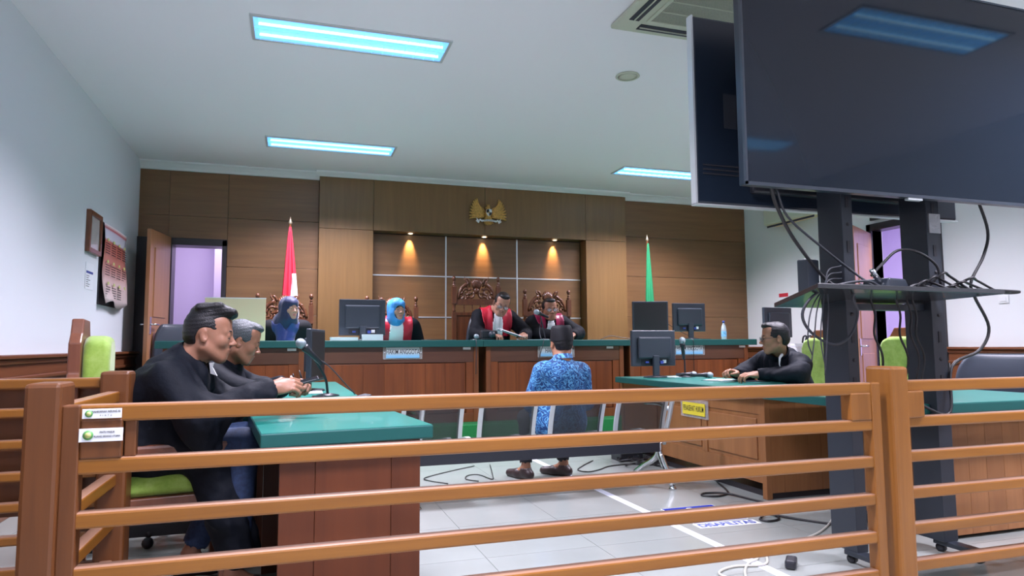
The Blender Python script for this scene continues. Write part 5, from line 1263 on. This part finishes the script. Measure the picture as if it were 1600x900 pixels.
robe(o, g_, J, 'robe2', .0075, .013, 2, Hc, hk, collar=True, par_R=Rh, warpf=1.2)
jb = MB(); n0 = Vector(Q((-.335, 3.14, .955)))
jb.prism([(0, 0), (.022, .0), (.012, -.018), (.030, -.055), (.0, -.045)], .004, 'YZ', 0)
q = build('jabot', jb, 'jabot', o); q.location = Q((-.325, 3.10, .975)); q.rotation_euler = (0, .2, -.5)
trousers(o, J, 'jeans'); shoes(o, J)
t = thing('mobile_phone', 'phone held between the young man\'s hands', 'phone', (.045, 3.20, .885)); b_ = build('body', MB().box(-.045, .075, -.035, .035, -.005, .004, rot=(.15, -.25, 0)), 'plastic', t, bevel=.003); build('screen', MB().box(-.04, .07, -.03, .03, .0042, .005, rot=(.15, -.25, 0), piv=(.015, 0, 0)), 'screen', t)

# 2 older man with greying hair
loc, rz = (-.58, 4.28, 0), -pi/2; Q = W2L(loc, rz)
J = joints(loc, rz, dict(pelvis=(-.58, 4.28, .625), neck=(-.345, 4.16, .935), shR=(-.40, 3.99, .875), shL=(-.36, 4.34, .885), elR=(-.26, 3.95, .79), elL=(-.24, 4.42, .79),
    wrR=(-.085, 4.06, .805), wrL=(-.05, 4.26, .80), knR=(-.17, 4.20, .60), knL=(-.17, 4.40, .60), anR=(-.22, 4.18, .10), anL=(-.25, 4.42, .10), toR=(-.06, 4.18, .035), toL=(-.08, 4.42, .035)))
hc_ = Q((-.272, 4.10, 1.068))
o, f, Rh, Hc, hk = person('older man in black robe with greying hair and goatee, bent over writing', loc, rz, 'skinO', J, (hc_, (-.34, 0, .10), 1.02),
    {'R': ((.05, .97, .12), (.75, 0, .65), 1.25, 1.0), 'L': ((.35, .93, 0), (-.5, 0, .86), 1.1, 1.0)}, None, hb=.005, lid=1, jaw=1.1, nose=1.2)
hair_obj(o, Rh, Hc, hk, 'hairg', 'short', .005); face_parts(o, Rh, Hc, hk, eyes=False, brow='hair')
gt = Fig().frame(Rh, Hc, hk); gt.ell((0, .070, -.098), (.022, .016, .016)).cap((-.022, .085, -.047), (.022, .085, -.047), .0045); gt.frame(); X, F = net(gt, .004); mesh_np('goatee', X, F, 'goatee', o)
g_ = robe_fig(J, belly=.17, torso=1.08, arm=1.05, cuff=.08); A = lambda n_: np.array(J[n_])
for S in 'RL': g_.cap(A('pelvis')+[.06 if S == 'R' else -.06, 0, 0], A('kn'+S)+[0, -.06, 0], .125, .10, k=.05)
robe(o, g_, J, 'robe2', .009, .012, 5, Hc, hk, collar=True, par_R=Rh, warpf=1.2); trousers(o, J, 'trous'); shoes(o, J)
t = thing('pen', 'white pen in the older man\'s writing hand', 'pen', (.01, 4.08, .80)); build('barrel', MB().tube([(.02, 0, -.03), (-.012, .01, .075)], .0045), 'white', t); build('tip', MB().tube([(.024, -.001, -.043), (.02, 0, -.03)], [.001, .004]), 'ink', t)

# 3 defendant from behind
loc, rz = (1.875, 4.66, 0), 0; Q = W2L(loc, rz)
J = joints(loc, rz, dict(pelvis=(1.875, 4.66, .49), neck=(1.885, 4.62, .925), shR=(2.045, 4.63, .845), shL=(1.715, 4.62, .855), elR=(2.10, 4.70, .62), elL=(1.665, 4.68, .62),
    wrR=(2.02, 4.92, .57), wrL=(1.74, 4.92, .57), knR=(2.03, 5.06, .475), knL=(1.75, 5.06, .475), anR=(2.085, 5.11, .095), anL=(1.755, 5.08, .095), toR=(1.98, 5.24, .03), toL=(1.69, 5.22, .03)))
o, f, Rh, Hc, hk = person('man in blue batik shirt and black cap seated with his back to the viewer', loc, rz, 'skinL', J, (Q((1.892, 4.655, 1.05)), (-.10, 0, -.05), 1.0),
    {'R': ((-.35, .9, -.1), (.1, 0, 1), .6, .3), 'L': ((.35, .9, -.1), (-.1, 0, 1), .6, .3)}, None, hb=.0048)
hair_obj(o, Rh, Hc, hk, 'hair', 'short', .0048); face_parts(o, Rh, Hc, hk, brow='hair')
R3 = Matrix([list(r) for r in Rh]); pc = MB(); n_ = 28; rings = [(.014, 1.0), (.055, .99), (.098, .945), (.114, .91), (.122, .85)]
for (z, s_) in rings: pass
V = []; Fc = []
for z, s_ in rings:
    for k in range(n_):
        a = 2*pi*k/n_; V.append(R3@Vector((.084*s_*math.cos(a), -.012+.099*s_*math.sin(a), z))+Vector(Hc))
for i in range(4):
    for k in range(n_): j = (k+1) % n_; Fc.append((i*n_+k, i*n_+j, (i+1)*n_+j, (i+1)*n_+k))
pc.add(V, Fc, True)
crown = [[R3@Vector((.083*u*math.sqrt(max(0, 1-.0*v*v)), -.018+.103*v*math.sqrt(1-.5*u*u) if True else 0, .118+.004-.022*math.exp(-(u/.22)**2)*(1-.6*v*v)+.006*abs(u)))+Vector(Hc)
          for u in [x/6 for x in range(-6, 7)]] for v in [y/6 for y in range(-6, 7)]]
# crown as a disc with a creased hollow
V = []; Fc = []; rr = [0, .25, .5, .75, .93, 1.0]
for r_ in rr:
    for k in range(n_):
        a = 2*pi*k/n_; x = r_*math.cos(a); y = r_*math.sin(a); V.append(R3@Vector((.0714*x, -.012+.0842*y, .122+(.008 if r_ < 1 else 0)-.026*math.exp(-(x/.25)**2)*(1-r_**3)))+Vector(Hc))
for i in range(5):
    for k in range(n_): j = (k+1) % n_; Fc.append((i*n_+k, i*n_+j, (i+1)*n_+j, (i+1)*n_+k))
pc.add(V, Fc, True); build('cap', pc, 'peci', o, recalc=True)
g_ = robe_fig(J, nk_r=.06, torso=.90, arm=.84, sh_r=.078, belly=.125)
A = lambda n_: np.array(J[n_]); g_.p = g_.p[:]
for S in 'RL': g_.cap(A('el'+S)+(A('wr'+S)-A('el'+S))*.25, A('wr'+S)+(A('wr'+S)-A('el'+S))*.5, .085, .085, k=.004, op=-1)
g_.cap(A('pelvis')+[-.06, -.0, -.02], A('pelvis')+[.06, .0, -.02], .135, k=.06).cap(A('pelvis')+[-.07, .10, .02], A('pelvis')+[.07, .10, .02], .11, k=.06)
ro, X, F = robe(o, g_, J, 'batik', .0065, .0035, 8, Hc, hk, 'batik_shirt')
nkc = Vector(A('neck')); d = (Vector(Hc)+R3@Vector((0, -.02, -.06))-nkc); cl = MB(); V = []
for i, (q1, r_) in enumerate(((.18, .068), (.62, .064), (.66, .067), (.15, .078))):
    for k in range(24): a = 2*pi*k/24; V.append(nkc+d*q1+Vector((r_*math.cos(a), r_*1.02*math.sin(a), -.012*math.sin(a))))
cl.add(V, [(i*24+k, i*24+(k+1) % 24, (i+1)*24+(k+1) % 24, (i+1)*24+k) for i in range(3) for k in range(24)], True); build('collar', cl, 'batik', o)
trousers(o, J, 'trous', r=.88); shoes(o, J)

# 4 lawyer at the right desk
loc, rz = (4.02, 4.78, 0), pi/2; Q = W2L(loc, rz)
J = joints(loc, rz, dict(pelvis=(4.02, 4.78, .63), neck=(3.775, 4.60, .955), shL=(3.865, 4.46, .885), shR=(3.79, 4.80, .905), elL=(3.76, 4.38, .80), elR=(3.68, 4.90, .80),
    wrL=(3.47, 4.47, .800), wrR=(3.46, 4.74, .800), knL=(3.88, 4.66, .60), knR=(3.88, 4.90, .60), anL=(3.90, 4.66, .10), anR=(3.90, 4.90, .10), toL=(3.80, 4.64, .035), toR=(3.80, 4.90, .035)))
J['knL'] = Q((3.72, 4.68, .60)); J['knR'] = Q((3.72, 4.90, .60)); J['anL'] = Q((3.78, 4.66, .10)); J['anR'] = Q((3.78, 4.90, .10)); J['toL'] = Q((3.66, 4.64, .035)); J['toR'] = Q((3.66, 4.9, .035))
o, f, Rh, Hc, hk = person('man in black robe and glasses at the right desk, fingers laced', loc, rz, 'skinL', J, (Q((3.665, 4.50, 1.082)), (-.06, 0, -.50), 1.08),
    {'L': ((.30, .95, .02), (-.25, 0, .97), .75, .6), 'R': ((-.15, .97, .25), (.35, 0, .93), 1.0, .9)}, None, hb=.005, jaw=1.05, nose=1.15)
hair_obj(o, Rh, Hc, hk, 'hair', 'short', .005); face_parts(o, Rh, Hc, hk, brow='hair', glasses='plastic')
g_ = robe_fig(J, belly=.17, torso=1.05, arm=1.05, cuff=.08); A = lambda n_: np.array(J[n_])
for S in 'RL': g_.cap(A('pelvis')+[.06 if S == 'R' else -.06, 0, 0], A('kn'+S)+[0, -.06, 0], .125, .10, k=.05)
ro, X, F = robe(o, g_, J, 'robe2', .008, .012, 11, Hc, hk, collar=True, par_R=Rh, warpf=1.2)
q = build('jabot', MB().tube([Q((3.70, 4.47, .955)), Q((3.665, 4.455, .93)), Q((3.655, 4.45, .88)), Q((3.66, 4.44, .83))], [.012, .010, .005, .003], 6), 'jabot', o)
trousers(o, J, 'trous'); shoes(o, J)

# 5-8 the four behind the bench (all face -Y, towards the room)
def seated(label, hx, hy, hz, he, hk_, sk, shz, nk, el, wr, hands, hw=.19, by=None, **kw):
    by = by or hy+.34; loc = (hx, by, DZ); Q = W2L(loc, pi)
    D = dict(pelvis=(nk[0], by, DZ+.575), neck=nk, shR=(nk[0]-hw, nk[1]+.02, shz[0]), shL=(nk[0]+hw, nk[1]+.02, shz[1]), elR=el[0], elL=el[1], wrR=wr[0], wrL=wr[1],
             knR=(nk[0]-.10, by-.40, DZ+.52), knL=(nk[0]+.10, by-.40, DZ+.52), anR=(nk[0]-.10, by-.40, DZ+.10), anL=(nk[0]+.10, by-.40, DZ+.10), toR=(nk[0]-.10, by-.53, DZ+.035), toL=(nk[0]+.10, by-.53, DZ+.035))
    J = {k: Q(v) for k, v in D.items()}
    return (*person(label, loc, pi, sk, J, (Q((hx, hy, hz)), he, hk_), hands, None, hb=.006, **kw), J, Q)
def dress(o, J, Hc, hk, m, panel=None, bib=True, seed=3, torso=1.05, arm=1.1, cuff=.09, hcx=.0075, pw=(.045, .155), zb=-.02, bw=.022):
    g_ = robe_fig(J, belly=.15, torso=torso, arm=arm, cuff=cuff); A = lambda n_: np.array(J[n_])
    for S in 'RL': g_.cap(A('pelvis')+[.06 if S == 'R' else -.06, 0, 0], A('kn'+S), .12, .10, k=.05)
    ro, X, F = robe(o, g_, J, m, hcx, .006, seed, Hc, hk); nk = A('neck'); N = vnorm(X, F)[F].mean(1)
    for sg in ((-1, 1) if panel else ()): patch(o, X, F, lambda c: (sg*(c[:, 0]-nk[0]) > 0) & (c[:, 1] < nk[1]+.14) & (np.abs(c[:, 0]-nk[0]) > pw[0]-.10*np.clip((c[:, 2]-nk[2]+.05), -.3, .1)*0) & (np.abs(c[:, 0]-nk[0]) < pw[1]) & (N[:, 1] > -.45) & (c[:, 2] > zb+A('elR')[2]) & (c[:, 1] > nk[1]-.075), .006, panel, 'front_panel', solid=.004)
    if bib:
        X2 = X; patch(o, X, F, lambda c: (np.abs(c[:, 0]-nk[0]) < bw+(.20 if bw < .05 else .05)*np.clip(nk[2]+.02-c[:, 2], 0, .16)) & (N[:, 1] > .1) & (c[:, 1] < nk[1]+.15) & (c[:, 2] > zb+A('elR')[2]) & (c[:, 2] < nk[2]+.03), .011, 'jabot', 'jabot', solid=.004)
    shoes(o, J); return X, F

dn = (-.05, .9, -.25)
o, f, Rh, Hc, hk, J, Q = seated('presiding judge in red-fronted black robe and glasses reading papers', 2.225, 7.23, 1.50, (-.40, -.22, -.08), 1.12, 'skinJ', (1.375, 1.365), (2.20, 7.42, 1.435),
    ((1.93, 7.22, 1.165), (2.52, 7.22, 1.165)), ((2.03, 6.99, 1.150), (2.40, 6.99, 1.150)), {'R': ((-.5, .85, .0), (.1, 0, 1), .9, .5), 'L': ((.3, .9, .05), (-.1, 0, 1), 1.0, .5)}, jaw=1.12, nose=1.15, lid=1, torso=1.1)
hair_obj(o, Rh, Hc, hk, 'hair', 'short', .0065); face_parts(o, Rh, Hc, hk, eyes=False, glasses='plastic', brow='hair')
ms = Fig().frame(Rh, Hc, hk); ms.cap((-.02, .088, -.0475), (.02, .088, -.0475), .0035); ms.frame(); X, F = net(ms, .003); mesh_np('moustache', X, F, 'hair', o)
dress(o, J, Hc, hk, 'robe', 'redp', seed=3, torso=1.1, pw=(.055, .175))
o, f, Rh, Hc, hk, J, Q = seated('judge in burgundy-trimmed black robe and glasses right of the presiding judge', 2.805, 7.25, 1.445, (-.08, .04, -.06), 1.08, 'skinO', (1.30, 1.315), (2.83, 7.38, 1.345),
    ((2.62, 7.20, 1.17), (3.14, 7.22, 1.175)), ((2.76, 6.98, 1.150), (2.98, 6.98, 1.150)), {'R': ((-.6, .75, .1), (.1, 0, 1), .9, .5), 'L': ((.6, .75, .0), (-.1, 0, 1), .9, .5)}, jaw=1.0, nose=1.1)
hair_obj(o, Rh, Hc, hk, 'hair', 'short', .0065); face_parts(o, Rh, Hc, hk, glasses='plastic', brow='hair')
dress(o, J, Hc, hk, 'robe', 'burg', seed=9, torso=1.05, pw=(.06, .17))

def hijab(o, Rh, Hc, hk, J, m, drape, hcx=.007, low=-.16, inner=None, bulk=1.):
    f = Fig().frame(Rh, Hc, hk)
    f.ell((0, -.014, .030), (.088, .102, .098), k=.02).ell((0, .034, .062), (.072, .066, .058), k=.03).ell((0, -.015, -.045), (.084, .085, .085), k=.04).ell((0, .02, -.095), (.066, .064, .042), k=.03).ell((0, .03, -.03), (.074, .062, .09), k=.03)
    f.ell((0, .108, -.028), (.060, .068, .076), k=.004, op=-1)
    f.frame(); nk = np.array(J['neck']); c0 = np.array(Hc)+Rh@np.array([0, -.02, -.10])*hk
    g2 = Fig(); g2.p = [q for q in f.p if q[6] > 0]; g2.cap(c0, nk+[0, .02, -.02], .085*bulk, .105*bulk, k=.05); g2.cap(nk+[0, .03, -.03], nk+[0, .085, low], .105*bulk, .085*bulk, k=.06)
    for s_ in (-1, 1): g2.cap(nk+[s_*.03, .02, -.02], nk+[s_*drape, .03, -.06*bulk], .09*bulk, .065*bulk, k=.06)
    g2.p += [q for q in f.p if q[6] < 0]
    X, F = net(g2, hcx, folds(.005, 12, 1.3)); X = smooth(X, F, 1, .3)
    h_ = mesh_np('headscarf', X, F, m, o)
    if inner:
        g3 = Fig().frame(Rh, Hc, hk); g3.ell((0, -.005, .022), (.081, .094, .096), k=.02).ell((0, .034, .058), (.067, .060, .054), k=.03).ell((0, .03, -.085), (.052, .056, .038), k=.03).ell((0, .03, -.03), (.068, .055, .08), k=.03).ell((0, .110, -.029), (.052, .070, .069), k=.004, op=-1); g3.frame()
        X3, F3 = net(g3, .006); mesh_np('under_scarf', X3, F3, inner, o)
    return X, F
o, f, Rh, Hc, hk, J, Q = seated('woman judge in sky blue headscarf and red-fronted black robe', 1.055, 7.26, 1.425, (-.04, 0, .36), 1.04, 'skinF', (1.255, 1.265), (1.06, 7.36, 1.32),
    ((.82, 7.46, 1.04), (1.34, 7.48, 1.03)), ((.95, 7.45, .86), (1.20, 7.45, .86)), {'R': ((-.6, .75, 0), (.1, 0, 1), .8, .5), 'L': ((.6, .75, 0), (-.1, 0, 1), .8, .5)}, jaw=.92, nose=.95, lips='lipf', torso=.95)
face_parts(o, Rh, Hc, hk, brow='hair'); hijab(o, Rh, Hc, hk, J, 'hijabb', .02, inner='hijabk', low=.01, bulk=.68)
dress(o, J, Hc, hk, 'robe', 'redp', seed=14, torso=1.0, pw=(.065, .175), bw=.062, zb=-.03)
o, f, Rh, Hc, hk, J, Q = seated('woman clerk in navy headscarf and charcoal blazer at the left end of the bench', -.035, 7.27, 1.425, (-.02, 0, .58), 1.03, 'skinF', (1.24, 1.24), (-.065, 7.38, 1.30),
    ((-.29, 7.47, 1.02), (.17, 7.47, 1.02)), ((-.16, 7.45, .86), (.05, 7.45, .86)), {'R': ((-.6, .75, 0), (.1, 0, 1), .8, .5), 'L': ((.6, .75, 0), (-.1, 0, 1), .8, .5)}, jaw=.92, nose=.95, lips='lipf', torso=.95)
face_parts(o, Rh, Hc, hk, brow='hair')
g_ = robe_fig(J, belly=.14, torso=.98, arm=.95, cuff=.08)
for S in 'RL': g_.cap(np.array(J['pelvis']), np.array(J['kn'+S]), .115, .10, k=.05)
robe(o, g_, J, 'blazer', .009, .004, 21, Hc, hk, 'blazer')
X, F = hijab(o, Rh, Hc, hk, J, 'hijabn', .06, low=-.20, inner='hijabn'); nk = np.array(J['neck'])
patch(o, X, F, lambda c: (c[:, 2] < nk[2]-.07+.9*(np.abs(c[:, 0]-nk[0]))**1.0*.6-.02*np.sin(c[:, 0]*60)) & (c[:, 1] > nk[1]+.02), .004, 'hijabl', 'scarf_end', solid=.003); shoes(o, J)
